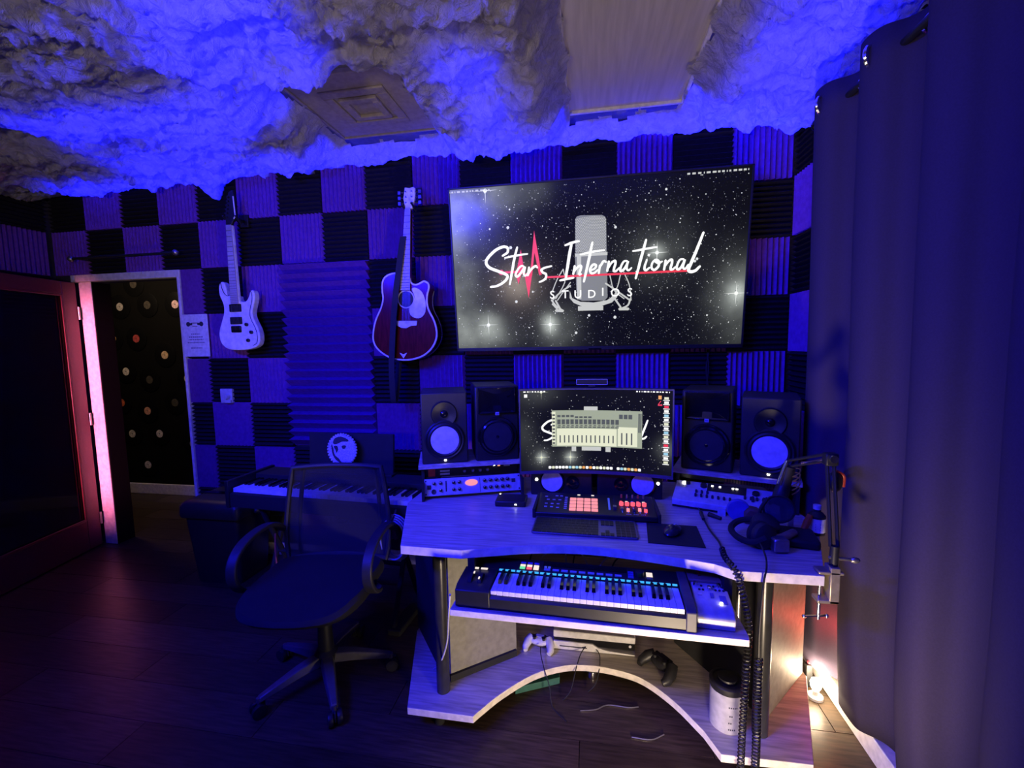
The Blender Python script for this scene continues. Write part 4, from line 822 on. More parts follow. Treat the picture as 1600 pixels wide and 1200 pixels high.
# right channel strip
a, ang, W_ = hut[1]
cs = thing('channel_strip', 'silver desktop channel strip with big knobs below the right speakers', 'channel strip', (a[0] - .03, a[1] - .10, .75), (0, 0, ang))
FT = TR(.0, .0, .036) @ RX(-1.217)
MB().add([(0, 0, .012), (.40, 0, .012), (.40, .13, .012), (0, .13, .012), (0, 0, .036), (.40, 0, .036), (.40, .13, .084), (0, .13, .084)], [(0, 3, 2, 1), (4, 5, 6, 7), (0, 1, 5, 4), (1, 2, 6, 5), (2, 3, 7, 6), (3, 0, 4, 7)]).build('case', 'silver', cs, bevel=.002)
B(.0, .40, .01, .12, 0, .012).build('base', 'blackmat', cs)
B(.13, .28, -.002, .001, .085, .135, FT).build('display', 'black', cs)
for x, z, r in ((.05, .115, .010), (.115, .11, .014), (.315, .10, .014)): knob(cs, x, z, r, 'black', FT); MB().lathe([(r * 1.05, 0), (r * 1.05, .003)], 14, FT @ TR(x, 0, z) @ RX(PI / 2)).build('knob_ring', 'chrome', cs)
for i in range(14): knob(cs, .09 + (i % 7) * .022 + (.12 if i > 9 else 0), .04 + (i // 7) * .025, .005, 'ink', FT)
for x in (.145, .175, .225, .24): B(x, x + .008, -.004, 0, .115, .122, FT).build('indicator', 'w_led', cs)
MB().lathe([(.009, 0), (.009, .004), (.0005, .005)], 14, FT @ TR(.035, 0, .12) @ RX(PI / 2)).build('lamp', 'w_led', cs)
for x in (.30, .34, .36): B(x, x + .01, -.012, 0, .05, .075, FT).build('switch', 'ink', cs)
B(.18, .21, -.016, -.001, .0, .03).build('tag', 'silver', cs)

# ------------------------------------------------------------------ computer screen (curved)
mo = thing('computer_monitor', 'curved computer screen showing a mixer window over the starry microphone wallpaper', 'monitor', (3.528, -.665, .75))
MW, MH, RC = .672, .388, 1.1; MZ = .315   # centre height above desk
def cf(x, z, h): a = x / RC; return (RC * math.sin(a) , -h * math.cos(a) - RC * (1 - math.cos(a)), z + MZ)
def curved_box(m, x0, x1, z0, z1, h0, h1, n=20):
    vs = []; fs = []
    for i in range(n + 1):
        x = x0 + (x1 - x0) * i / n; vs += [cf(x, z0, h0), cf(x, z0, h1), cf(x, z1, h1), cf(x, z1, h0)]
    for i in range(n):
        for j in range(4): a = i * 4 + j; b = i * 4 + (j + 1) % 4; fs.append((a, a + 4, b + 4, b))
    fs += [(0, 1, 2, 3), (n * 4 + 3, n * 4 + 2, n * 4 + 1, n * 4)]
    return m.add(vs, fs)
curved_box(MB(), -MW / 2, MW / 2, -MH / 2, MH / 2, -.03, -.001).build('case', 'black', mo)
bz = MB(); curved_box(bz, -MW / 2, MW / 2, MH / 2 - .006, MH / 2, -.004, .003); curved_box(bz, -MW / 2, MW / 2, -MH / 2, -MH / 2 + .014, -.004, .003); curved_box(bz, -MW / 2, -MW / 2 + .006, -MH / 2, MH / 2, -.004, .003, 2); curved_box(bz, MW / 2 - .006, MW / 2, -MH / 2, MH / 2, -.004, .003, 2)
bz.build('bezel', mat('grey_bezel', (.10, .09, .12), .35), mo)
SW, SH = MW - .012, MH - .02; z0s = .004
k = SW / 1.573
mblobs = [(-.26, MZ + .18, .09, .05, .6), (-.235, MZ - .119, .02, .35, 1), (-.235, MZ - .119, .05, .06, 1), (-.105, MZ - .119, .02, .35, 1), (-.105, MZ - .119, .05, .06, 1), (-.32, MZ - .01, .06, .03, 1.5), (.32, MZ - .07, .05, .10, 1.)]
sc_ = MB(); n = 24
for i in range(n): poly(sc_, [(-SW / 2 + SW * i / n, -MH / 2 + .014), (-SW / 2 + SW * (i + 1) / n, -MH / 2 + .014), (-SW / 2 + SW * (i + 1) / n, MH / 2 - .006), (-SW / 2 + SW * i / n, MH / 2 - .006)], .0, cf)
scm = sc_.build('screen', screen_mat('monitor_picture', mblobs, (.005, .005, .007)), mo, smooth=False)
sm = MB(); stars(sm, 420, SW - .02, SH - .03, .62, .0006, cf, seed=5); sm.build('star_field', 't_g1', scm, smooth=False, kind='stuff')
fm = MB()
for x, z in ((-.237, -.119), (-.106, -.119)): flare(fm, x, z, .034, .0008, cf)
flare(fm, -.235, .178, .034, .0008, cf, up=False); fm.build('star_flares', 't_cream', scm, smooth=False)
for w_, pts in LG['L'][:1] + LG['L'][-1:]:
    lm = MB(); ribbon(lm, [(x * .42 + (.018 if x < 0 else -.010), z * .42 - .004) for x, z in pts], w_ * .00105, .001, True, cf); lm.build('script_stroke', 't_white', scm, smooth=False)
for a in ((-.045, .015, .092, .112), (-.055, .03, -.088, -.068), (-.10, -.08, -.092, -.066), (.05, .072, -.092, -.066)): mc = MB(); rect(mc, *a, .001, cf, 2); mc.build('microphone_picture', 't_g1', scm, smooth=False)
X0, X1, Z0, Z1 = -.188, .206, -.070, .095
wn = MB(); rect(wn, X0, X1, Z0, Z1, .0014, cf, 12); wn.build('mixer_window', 't_olive', scm, smooth=False)
w2 = MB(); rect(w2, X0 + .022, .098, Z0 + .004, .012, .0018, cf, 8); rect(w2, .103, X1 - .02, Z0 + .006, .022, .0018, cf, 3); rect(w2, X0, X0 + .016, Z0 + .01, Z1 - .006, .0018, cf); w2.build('mixer_faders_field', 't_cream', scm, smooth=False)
w3 = MB()
for i in range(13): x = X0 + .034 + i * .0195; rect(w3, x, x + .0055, -.052, -.018, .0022, cf)
for i in range(3): x = .117 + i * .021; rect(w3, x, x + .006, -.056, -.004, .0022, cf)
for i in range(14):
    x = X0 + .024 + i * .0197
    rect(w3, x, x + .015, .032, .054, .0022, cf)
    if i < 8: rect(w3, x, x + .015, .060 + (.004 if i < 4 else 0), .068 + (.006 if i < 4 else 0), .0022, cf)
    rect(w3, x, x + .015, .016, .021, .0022, cf); rect(w3, x + .004, x + .015, .024, .028, .0022, cf)
for i in range(3): rect(w3, .108 + i * .02, .124 + i * .02, .058, .078, .0022, cf)
for i in range(9): rect(w3, X0 + .002, X0 + .014, -.058 + i * .016, -.050 + i * .016, .0022, cf)
rect(w3, X1 - .016, X1 - .010, .0, .084, .0022, cf); rect(w3, X1 - .008, X1 - .003, .0, .084, .0022, cf)
w3.build('mixer_controls', 't_dim', scm, smooth=False)
ic = {k_: MB() for k_ in ('t_white', 't_cream', 't_org', 't_sky', 't_red')}
rnd = random.Random(2)
for i in range(27):
    x = -.205 + i * .0152; c = ['t_white', 't_cream', 't_white', 't_cream', 't_org', 't_sky', 't_white'][(i * 3 + i // 4) % 7]
    if i in (19,): continue
    poly(ic[c], rrect(x, x + .0125, -.172, -.160, .003, 2), .001, cf)
for i in range(16):
    z = .150 - i * .0185; c = ['t_cream', 't_white', 't_red', 't_white', 't_sky', 't_white', 't_cream', 't_white', 't_sky'][i % 9]; rect(ic[c], .296, .314, z, z + .010, .001, cf); rect(ic['t_white'], .292, .318, z - .005, z - .002, .001, cf)
rect(ic['t_org'], .272, .285, .150, .166, .001, cf); rect(ic['t_red'], .270, .288, .122, .128, .001, cf); ribbon(ic['t_red'], [(.272, .128), (.282, .142)], .003, .001, False, cf); rect(ic['t_white'], -.312, -.298, .156, .170, .001, cf)
dashes(ic['t_white'], -.315, -.215, .181, .0055, .001, 6, cf); dashes(ic['t_white'], .18, .318, .181, .0055, .001, 9, cf)
for k_, m in ic.items(): m.build('desktop_icons', k_, scm, smooth=False, kind='stuff')
MB().box(-.02, .02, .185, .21, .0, .33).build('stand_post', 'black', mo, bevel=.003)
MB().box(-.02, .02, .025, .19, .295, .33).build('stand_mount', 'black', mo, bevel=.003)
B(-.10, .10, .178, .29, 0, .012).build('stand_base', 'black', mo, bevel=.003)
wc = thing('light_bar', 'small blue-rimmed bar camera on top of the computer screen', 'camera', (3.518, -.64, 1.262))
B(-.068, .068, -.012, .012, .012, .036).build('body', 'blackmat', wc, bevel=.003)
wf = MB()
for a in ((-.069, .069, .0345, .037), (-.069, .069, .011, .0135), (-.069, -.0665, .011, .037), (.0665, .069, .011, .037)): wf.box(a[0], a[1], -.0135, -.011, a[2], a[3])
wf.build('rim', mat('blue_rim', (.25, .25, .5), .4), wc); B(-.015, .015, -.01, .01, 0, .012).build('clip', 'black', wc)

# small speakers under the screen
def small_speaker(s, label):
    x0, x1 = (3.235, 3.52) if s < 0 else (3.542, 3.83)
    t = thing('desktop_speaker', label, 'speaker', ((x0 + x1) / 2, -.635, .75), (0, 0, 0)); w = x1 - x0
    B(-w / 2, w / 2, 0, .14, 0, .135).build('cabinet', 'black', t, bevel=.006)
    cx = 3.335 - (x0 + x1) / 2 if s < 0 else 3.742 - (x0 + x1) / 2
    su = driver(MB(), cx, .072, [(.058, 0), (.058, .006), (.054, .010), (.048, .008)]).build('surround', 'blackgloss', t)
    driver(MB(), cx, .072, [(.049, .009), (.035, .004), (.019, .001)]).build('cone', 'cone', su); driver(MB(), cx, .072, [(.0192, .001), (.013, .007), (.0005, .009)]).build('dust_cap', 'cone', su)
    tx = cx + (.095 if s < 0 else -.095)
    driver(MB(), tx, .068, [(.030, 0), (.030, .006), (.022, .004), (.012, .001), (.0005, .005)]).build('tweeter', 'blackgloss', t)
    driver(MB(), cx + (-.072 if s < 0 else .068), .076, [(.0065, 0), (.0065, .003), (.0005, .004)]).build('power_light', 'w_led', t)
small_speaker(-1, 'small speaker with white cone below the left half of the computer screen')
small_speaker(1, 'small speaker with white cone below the right half of the computer screen')

# ------------------------------------------------------------------ pad controller, keyboard, mouse
pc = thing('pad_controller', 'black pad controller with pink lit pads in front of the screen', 'pad controller', (3.53, -.81, .75), (0, 0, -.0))
MB().add([(-.242, -.10, .006), (.242, -.10, .006), (.242, .10, .006), (-.242, .10, .006), (-.242, -.10, .026), (.242, -.10, .026), (.242, .10, .042), (-.242, .10, .042)], [(0, 3, 2, 1), (4, 5, 6, 7), (0, 1, 5, 4), (1, 2, 6, 5), (2, 3, 7, 6), (3, 0, 4, 7)]).build('case', 'black', pc, bevel=.004)
for s in (-1, 1): B(s * .247 - .006, s * .247 + .006, -.10, .10, 0.001, .038).build('side_cheek', 'blackmat', pc, bevel=.002)
PT = TR(0, 0, .034) @ RX(math.atan2(.016, .2))
pd = None
for i in range(4):
    for j in range(4):
        x = -.092 + i * .030; y = -.062 + j * .032
        if pd is None: pd = B(-.0135, .0135, -.0122, .0122, 0, .004).build('pad', 'p_led', pc, bevel=.002)
        o = pd if (i, j) == (0, 0) else inst(pd, 'pad', pc, (0, 0, 0))
        if (i, j) != (0, 0):
            b_ = o.modifiers.new('bevel', 'BEVEL'); b_.width = .002; b_.segments = 2
        o.location = PT @ Vector((x, y, 0)); o.rotation_euler = (math.atan2(.016, .2), 0, 0)
def flat(par, name, x0, x1, y0, y1, h, m): return B(x0, x1, y0, y1, 0, h, PT).build(name, m, par)
for x, y in ((-.205, .02), (-.18, .02), (-.155, .02), (-.21, -.02), (-.185, -.02), (-.16, -.02), (-.21, -.05), (-.185, -.05), (-.16, -.055), (-.215, .05), (-.17, .06), (-.15, .06)): flat(pc, 'button', x, x + .012, y, y + .006, .0022, 'silver')
for i in range(7): flat(pc, 'button', -.128, -.116, -.06 + i * .018, -.055 + i * .018, .0022, 'silver')
for i, x in enumerate((-.075, -.015)): flat(pc, 'indicator', x, x + .012, .078, .082, .003, 'y_led')
flat(pc, 'touch_strip', .054, .062, -.05, .06, .002, 'b_led'); flat(pc, 'fader_slot', .078, .081, -.05, .06, .0015, 'ink'); flat(pc, 'fader_cap', .073, .086, -.045, -.028, .012, 'steel')
for i in range(5):
    x = .108 + i * .023
    MB().lathe([(.009, 0), (.009, .012), (.0005, .013)], 14, PT @ TR(x, .0, .0)).build('lit_knob', 'r_led', pc)
    flat(pc, 'fader_slot', x - .0015, x + .0015, -.07, -.02, .0015, 'b_led'); flat(pc, 'fader_cap', x - .006, x + .006, -.055 - .006 * (i % 3), -.042 - .006 * (i % 3), .010, ('steel', 'p_led', 'ink', 'p_led', 'r_led')[i])
    MB().lathe([(.005, 0), (.004, .014), (.0005, .015)], 12, PT @ TR(x + .005, .075, 0)).build('knob', 'orange' if i in (0, 3) else 'steel', pc)
    flat(pc, 'light', x - .005, x + .005, .022, .034, .003, ('r_led', 'y_led', 'b_led', 'r_led', 'y_led')[i])
for i in range(12): flat(pc, 'lettering', .115 + i * .007, .12 + i * .007, -.085, -.081, .001, 'silver') if i % 4 else None

kb = thing('computer_keyboard', 'slim grey computer keyboard with black keys on the desk', 'keyboard', (3.487, -.985, .75), (0, 0, -.015))
MB().prism(rrect(-.196, .196, -.078, .078, .012), .001, .009).build('base', mat('space_grey', (.20, .19, .23), .35, .5), kb, bevel=.002)
ks = MB()
for rw in range(6):
    y = -.066 + rw * .0232; n = 15; kw = .246 / 14
    x = -.190
    wds = {0: [1, 1, 1, 1.2, 5.2, 1.2, 1, 1, 1.4], 1: [2.2] + [1] * 10 + [1.8], 2: [1.7] + [1] * 11 + [1.3], 3: [1.4] + [1] * 11 + [1.6], 4: [1] * 13 + [1], 5: [1] * 14}[rw]
    tot = sum(wds)
    for wd in wds: q = .244 * wd / tot; ks.box(x + .0008, x + q - .0008, y - .0105, y + .0105, .009, .0115); x += q
    for i in range(3):
        if rw in (3,) or (rw in (2,)): continue
        if rw == 1 and i != 1: continue
        x = .062 + i * .0165; ks.box(x + .001, x + .0155, y - .0105, y + .0105, .009, .0115)
    for i in range(4): x = .118 + i * .0178; ks.box(x + .001, x + .0168, y - .0105, y + .0105, .009, .0115)
ks.build('keys', 'black', kb, smooth=False, kind='stuff')
mpd = tag(MB().prism([(3.727, -.907), (3.712, -1.083), (3.902, -1.097), (3.912, -.913)], .7505, .753).build('mouse_pad', 'blackmat', bevel=.0008), 'black mouse pad lying right of the computer keyboard', 'mouse pad')
ms = thing('computer_mouse', 'dark grey computer mouse on the black mouse pad', 'mouse', (3.81, -.99, .753), (0, 0, -.5))
MB().sph((0, 0, .008), .030, 10, (1.0, 1.75, .62)).build('shell', mat('mouse_grey', (.02, .02, .028), .25), ms)
ms.children[0].data.transform(Matrix.Identity(4))
for v in ms.children[0].data.vertices: v.co.z = max(v.co.z, .0005)
B(-.003, .003, .018, .034, .020, .027).build('wheel', 'silver', ms, bevel=.002)
B(-.004, .004, .040, .046, .015, .019).build('logo_light', 'silver', ms)
sb = thing('hard_drive', 'small black drive box on the desk beside the pad controller', 'drive', (3.163, -.755, .75), (0, 0, .05))
B(-.068, .068, -.05, .05, .0, .026).build('case', 'black', sb, bevel=.005); B(.02, .028, -.052, -.05, .01, .015).build('light', 'w_led', sb); B(-.06, -.054, .04, .046, .026, .0268).build('light', 'w_led', sb)

# ------------------------------------------------------------------ MIDI keyboard on the sliding shelf
mk = thing('midi_keyboard', 'black keyboard controller with blue lit white keys on the sliding shelf', 'keyboard controller', (3.452, -1.330, .60), (0, 0, -.030))
# local: x -.365..+.365, y 0 front .. .235 back
prof = [(0, .004), (.195, .004), (.195, .085), (.122, .075), (.118, .055), (.010, .052), (0, .040)]
YZ = Matrix(((0, 0, 1, 0), (1, 0, 0, 0), (0, 1, 0, 0), (0, 0, 0, 1)))
MB().prism(prof, -.375, .362, YZ).build('body', 'black', mk, bevel=.003)
MB().prism([(-.001, .004), (.126, .004), (.126, .077), (.02, .072), (-.001, .060)], -.382, -.265, YZ).build('control_block', 'black', mk, bevel=.003)
MB().prism([(-.004, .002), (.196, .002), (.196, .087), (.02, .074), (-.004, .062)], .338, .368, YZ).build('end_cheek', mat('end_cheek_grey', (.10, .095, .085), .5), mk, bevel=.003)
x0, x1 = -.262, .334; nW = 29; kw = (x1 - x0) / nW; wk = None
for i in range(nW):
    if wk is None: wk = B(.0006, kw - .0006, .002, .118, .054, .068).build('white_key', 'whitekey', mk, bevel=.0015, seg=1); wk.location = (x0, 0, 0)
    else: inst(wk, 'white_key', mk, (x0 + i * kw, 0, 0))
bk = None; pat = (0, 1, 3, 4, 5)
for o in range(5):
    for q in pat:
        i = o * 7 + q
        if i >= nW - 1: continue
        xx = x0 + (i + 1) * kw
        if bk is None: bk = MB().add([(-.0062, .045, .066), (.0062, .045, .066), (.0062, .118, .066), (-.0062, .118, .066), (-.005, .052, .080), (.005, .052, .080), (.005, .118, .080), (-.005, .118, .080)], [(0, 3, 2, 1), (4, 5, 6, 7), (0, 1, 5, 4), (1, 2, 6, 5), (2, 3, 7, 6), (3, 0, 4, 7)]).build('black_key', 'blackgloss', mk, smooth=False); bk.location = (xx, 0, 0)
        else: inst(bk, 'black_key', mk, (xx, 0, 0))
li = None
for i in range(nW):
    if li is None: li = B(.003, kw - .003, .1195, .1245, .074, .0785).build('key_light', 'c_led', mk); li.location = (x0, 0, 0)
    else: inst(li, 'key_light', mk, (x0 + i * kw, 0, 0))
KT = TR(0, .122, .0755) @ RX(math.atan2(.01, .073)) @ Matrix.Diagonal((1, .86, 1, 1))
def kf(name, a, b, c, d, m, h=.003): return B(a, b, c, d, 0, h, KT).build(name, m, mk)
for i, m in enumerate(('g_led', 'r_led', 'y_led')): kf('lit_button', -.19 + i * .024, -.172 + i * .024, .018, .030, m); kf('button', -.19 + i * .024, -.172 + i * .024, .034, .044, 'y_led'); kf('button', -.19 + i * .024, -.172 + i * .024, .052, .060, 'blueplastic')
for i in range(9): kf('display_button', -.105 + i * .030, -.083 + i * .030, .020, .030, 'silver')
kf('button', -.105, -.096, .036, .044, 'b_led'); kf('button', -.092, -.083, .036, .044, 'b_led')
kf('display', -.11, .175, .048, .075, 'blackgloss', .002)
for i in range(3): kf('button', .178, .196, .018 + i * .014, .028 + i * .014, 'blueplastic')
for i in range(3): kf('button', .238, .258, .018 + i * .014, .030 + i * .014, 'y_led' if i else 'steel')
MB().lathe([(.015, 0), (.014, .016), (.0005, .017)], 20, KT @ TR(.216, .04, 0)).build('jog_knob', 'black', mk)
CT = TR(-.322, -.02, .075) @ RX(.04)
for x in (-.032, .0): B(x, x + .024, .125, .134, 0, .003, CT).build('lit_button', 'y_led', mk, bevel=.001)
for x in (-.02, .014): MB().cyl((x - .007, .075, .0), (x + .007, .075, .0), .03, n=24, T=CT @ TR(0, 0, -.018)).build('wheel', 'blackmat', mk)
for x, y in ((-.013, .08), (.012, .05)): B(x, x + .004, y, y + .010, .010, .014, CT).build('wheel_mark', 'y_led', mk)

ai = thing('audio_interface', 'silver desktop audio interface with small knobs right of the keyboard controller', 'audio interface', (3.878, -1.322, .60), (0, 0, -.05))
MB().prism([(0, .002), (.135, .002), (.135, .075), (.022, .055), (0, .035)], -.052, .056, YZ).build('case', 'silver', ai, bevel=.004)
B(-.058, .062, .137, .22, .0, .082).build('rear_box', 'wood', ai, bevel=.003)
IT = TR(0, .022, .0555) @ RX(math.atan2(.020, .113)) @ Matrix.Diagonal((.85, .75, 1, 1))
for x, y, r in ((-.045, .13, .009), (.0, .11, .009), (.035, .13, .009)): MB().lathe([(r, 0), (r * .9, .012), (.0005, .013)], 14, IT @ TR(x, y, 0)).build('knob', 'chrome', ai)
for x, y in ((-.025, .128), (-.035, .105), (-.022, .105), (.018, .13), (.05, .128), (.022, .108), (.036, .108), (.05, .108)): MB().lathe([(.0045, 0), (.0045, .003), (.0005, .003)], 10, IT @ TR(x, y, 0)).build('button', 'ink', ai)
B(.028, .050, .03, .075, 0, .003, IT).build('meter_block', 'blueplastic', ai); B(-.002, .010, .06, .085, 0, .004, IT).build('switch', 'blueplastic', ai); B(-.045, -.03, .07, .08, 0, .003, IT).build('button', 'white', ai)
MB().lathe([(.005, 0), (.005, .006), (.0005, .006)], 10, IT @ TR(.028, .028, 0)).build('indicator', 'w_led', ai)
MB().tube(cmr([(-.02, .16, .085), (-.03, .20, .10), (-.06, .25, .10), (-.1, .30, .05)], 5), .005, 6).build('lead', 'red', ai)

# ------------------------------------------------------------------ items on the lower shelf
gp = thing('white_gamepad', 'white game controller on the lower shelf next to the console', 'game controller', (3.285, -.785, .10), (0, 0, -.12)); gp.scale = (.84, .84, .84)
def gamepad(t, m1, m2):
    b = MB().sph((0, .0, .035), .05, 8, (1.15, .62, .42)); b.build('body', m1, t)
    for s in (-1, 1):
        MB().tube([(s * .045, .01, .040), (s * .062, -.015, .032), (s * .068, -.045, .018), (s * .062, -.062, .012)], [.024, .023, .018, .012], 10).build('grip', m1, t)
        MB().lathe([(.008, 0), (.008, .012), (.011, .014), (.0005, .015)], 14, TR(s * .025, -.012, .05)).build('thumb_stick', 'black', t)
        B(s * .042 - .014, s * .042 + .014, .022, .034, .028, .044).build('trigger', m2, t, bevel=.003)
    B(-.022, .022, -.002, .022, .052, .057).build('touch_pad', m1, t, bevel=.002); B(-.03, .03, .02, .034, .038, .05).build('top_insert', m2, t, bevel=.003)
gamepad(gp, 'white', 'black')
bgp = thing('black_gamepad', 'black game controller on the lower shelf by the right pedestal', 'game controller', (3.80, -.855, .10), (0, 0, -.9))
gamepad(bgp, 'black', 'blackmat')
gc = thing('game_console', 'white and black game console lying on the lower shelf', 'game console', (3.525, -.675, .10), (0, 0, .0))
wing = [(-.178, 0), (.165, -.0), (.178, .008), (.175, .012), (.02, .02), (-.01, .034), (-.178, .034)]
MB().prism([(-.178, .0), (.172, -.0), (.178, .004), (.06, .012), (.02, .020), (-.005, .036), (-.178, .038)], .0, .115, TR(0, 0, .002) @ XZ).build('lower_shell', 'white', gc, bevel=.003)
B(-.176, .174, -.108, .10, .022, .062).build('core', 'blackgloss', gc, bevel=.003)
MB().prism([(-.178, .056), (.176, .056), (.178, .084), (-.178, .088)], -.10, .113, XZ).build('upper_shell', 'white', gc, bevel=.004)
B(-.15, -.03, -.118, -.114, .018, .021).build('disc_slot', 'ink', gc); MB().lathe([(.006, 0), (.006, .003), (.0005, .003)], 12, TR(.155, -.108, .042) @ RX(PI / 2)).build('power_light', 'silver', gc)
cn = thing('canister', 'white canister with black lid standing on the right end of the lower shelf', 'canister', (3.988, -1.08, .10)); cn.scale = (.93, .93, .95)
MB().lathe([(.058, 0), (.061, .003), (.061, .150), (.058, .153)], 36).build('body', mat('canister_white', (.40, .39, .41), .45), cn)
MB().lathe([(.063, .150), (.064, .156), (.064, .172), (.060, .176), (.052, .177), (.050, .172), (.0005, .172)], 36).build('lid', 'black', cn)
MB().lathe([(.035, .172), (.033, .186), (.0005, .188)], 28).build('lid_knob', 'black', cn)
lb = MB()
for z, a0, n in ((.105, -1.75, 5), (.072, -1.7, 2), (.045, -1.75, 2), (.020, -1.75, 4)):
    for i in range(n):
        a = a0 + i * .11; lb.add([(.0615 * math.cos(a + d), .0615 * math.sin(a + d), z + e) for d, e in ((0, 0), (.07, 0), (.07, .006), (0, .006))], [(0, 1, 2, 3)])
lb.build('printed_lines', 'ink', cn, smooth=False)
tl = tag(MB().prism([(3.20, -.955), (3.38, -.868), (3.36, -.70), (3.20, -.70)], .0, .03).build('teal_box', 'teal', bevel=.002), 'flat teal box lying on the floor under the desk shelf', 'box')
def cable(name, label, pts, r=.003, m='blackmat', k=6, cat='cable'): return tag(MB().tube(cmr(pts, k), r, 6).build(name, m), label, cat)
cable('charging_cable', 'thin black cable from the white game controller down to the floor', [(3.295, -.835, .135), (3.30, -.87, .125), (3.32, -.93, .11), (3.345, -.965, .06), (3.36, -1.0, .005), (3.42, -1.06, .004)], .002)
cable('console_cable', 'thin black cable pair from the console over the arched shelf edge', [(3.50, -.775, .13), (3.47, -.82, .115), (3.45, -.885, .09), (3.43, -.93, .03), (3.40, -.96, .004)], .002)
cable('console_lead', 'curled black lead from the console ending by the floor light', [(3.51, -.775, .13), (3.545, -.80, .112), (3.55, -.85, .108), (3.545, -.875, .08), (3.53, -.885, .03), (3.50, -.90, .004)], .002)
cable('floor_cable', 'pale thin cable curling on the floor under the desk arch', [(3.47, -1.0, .003), (3.53, -.985, .003), (3.58, -.955, .003), (3.66, -.955, .003), (3.70, -.945, .003)], .0022, 'steel')
cable('floor_wire', 'short pale wire on the dark floor in front of the canister', [(3.66, -1.09, .003), (3.73, -1.09, .003), (3.78, -1.06, .003)], .0022, 'steel')
cable('white_cable', 'white cable hanging down beside the left desk leg', [(3.03, -1.25, .60), (3.02, -1.24, .52), (2.985, -1.17, .36), (2.93, -1.10, .22), (2.885, -1.055, .155)], .003, 'white')
fl_ = thing('floor_light_puck', 'tiny bright light puck on the floor under the desk arch', 'light', (3.517, -.80, .0))
MB().lathe([(.025, 0), (.028, .012), (.022, .03), (.018, .032)], 20).build('housing', 'chrome', fl_); MB().lathe([(.018, .032), (.010, .036), (.0005, .038)], 16).build('lens', 'y_led', fl_)
# cables dangling from below the desk top
for i, (x, a) in enumerate(((3.29, .02), (3.335, .045), (3.42, .0), (3.45, .01), (3.49, -.03), (3.56, .05), (3.60, .04))):
    cable('dangling_cable', '%s cable end from the left dangling under the desk top' % ('first', 'second', 'third', 'fourth', 'fifth', 'sixth', 'seventh')[i], [(x + a, -1.055, .716), (x + a * .6, -1.058, .69), (x, -1.06, .665), (x - a * .3, -1.06, .640)], .0028, 'white' if i in (1, 2, 4, 5) else 'charcoal')['group'] = 'cable ends under the desk top'

# ------------------------------------------------------------------ headphones and coiled leads
hp = thing('headphones', 'black over-ear headphones lying at the right end of the desk', 'headphones', (4.10, -1.0, .75), (0, 0, .1))
def cup(par, c, rx, rz):
    T_ = TR(*c) @ RZ(rz) @ RX(rx)
    MB().lathe([(.0005, .022), (.03, .021), (.042, .012), (.045, .0), (.042, -.010)], 28, T_).build('ear_cup', 'charcoal', par)
    MB().lathe([(.042, -.010), (.046, -.016), (.044, -.028), (.030, -.032), (.022, -.022), (.0005, -.020)], 28, T_).build('ear_pad', 'blackmat', par)
cup(hp, (.02, -.01, .062), .55, .1); cup(hp, (-.015, -.07, .045), 1.5, .3)
MB().tube(cmr([(.02, .035, .06), (-.04, .05, .05), (-.085, .02, .035), (-.09, -.04, .028), (-.06, -.09, .03), (-.02, -.10, .05)], 5), [.011] * 26, 8).build('headband', 'blackmat', hp)
MB().tube(cmr([(.02, -.055, .03), (.05, -.06, .035), (.085, -.045, .04), (.11, -.02, .035)], 4), .014, 10).build('yoke', mat('satin_tan', (.35, .29, .2), .35, .6), hp)
B(.0, .05, -.115, -.07, .005, .05).build('hinge_block', 'steel', hp, bevel=.006)
pch = thing('black_pouch', 'black flat pouch on the desk behind the headphones', 'pouch', (4.215, -.985, .75), (0, 0, -.2))
MB().prism(rrect(-.085, .075, -.075, .055, .015), 0, .030).build('bag', 'blackmat', pch, bevel=.008); B(-.045, -.02, -.0765, -.074, .012, .022).build('tag', 'white', pch)
def coil_path(path, r, pitch, n=9):
    P = [Vector(p) for p in cmr(path, 10)]; o = []; s = 0.; ph = 0
    segs = [(P[i], P[i + 1]) for i in range(len(P) - 1)]; tot = sum((b - a).length for a, b in segs); d = 0; step = pitch / n
    i = 0; acc = 0
    while d < tot:
        while i < len(segs) - 1 and d > acc + (segs[i][1] - segs[i][0]).length: acc += (segs[i][1] - segs[i][0]).length; i += 1
        a, b = segs[i]; L = (b - a).length; t = (d - acc) / L; c = a.lerp(b, t); dr = (b - a).normalized(); u = dr.cross(Vector((0, 1, .2))).normalized(); v = dr.cross(u)
        o.append(c + (u * math.cos(ph) + v * math.sin(ph)) * r); ph += 2 * PI / n; d += step
    return o
c1 = thing('coiled_headphone_lead', 'coiled black lead crossing the desk and hanging over its front edge', 'cable', (3.95, -1.0, .75))
MB().tube(cmr([(3.965, -.66, .80), (3.96, -.72, .765), (3.955, -.83, .757), (3.95, -.95, .756), (3.955, -1.05, .757), (3.948, -1.11, .758)], 5), .0035, 6).build('straight_lead', 'black', c1, W=True)
MB().tube(coil_path([(3.948, -1.11, .762), (3.94, -1.18, .762), (3.945, -1.245, .764)], .008, .018, 8), .0028, 5).build('stretched_coil', 'black', c1, W=True)
MB().tube(coil_path([(3.945, -1.245, .764), (3.958, -1.258, .73), (3.976, -1.264, .66), (3.988, -1.266, .58), (3.984, -1.268, .46), (3.978, -1.27, .24), (3.976, -1.272, .115), (3.975, -1.275, .02)], .0095, .0125, 9), .0024, 5).build('hanging_coil', 'black', c1, W=True)
MB().cyl((3.955, -.80, .762), (3.95, -.86, .76), .008, .006, 10).build('jack', 'black', c1, W=True); MB().cyl((3.985, -.80, .758), (4.02, -.84, .758), .010, .007, 10).build('adapter', 'black', c1, W=True)
c2 = thing('coiled_second_lead', 'coiled black lead hanging straight down from the headphones', 'cable', (4.06, -1.1, .75))
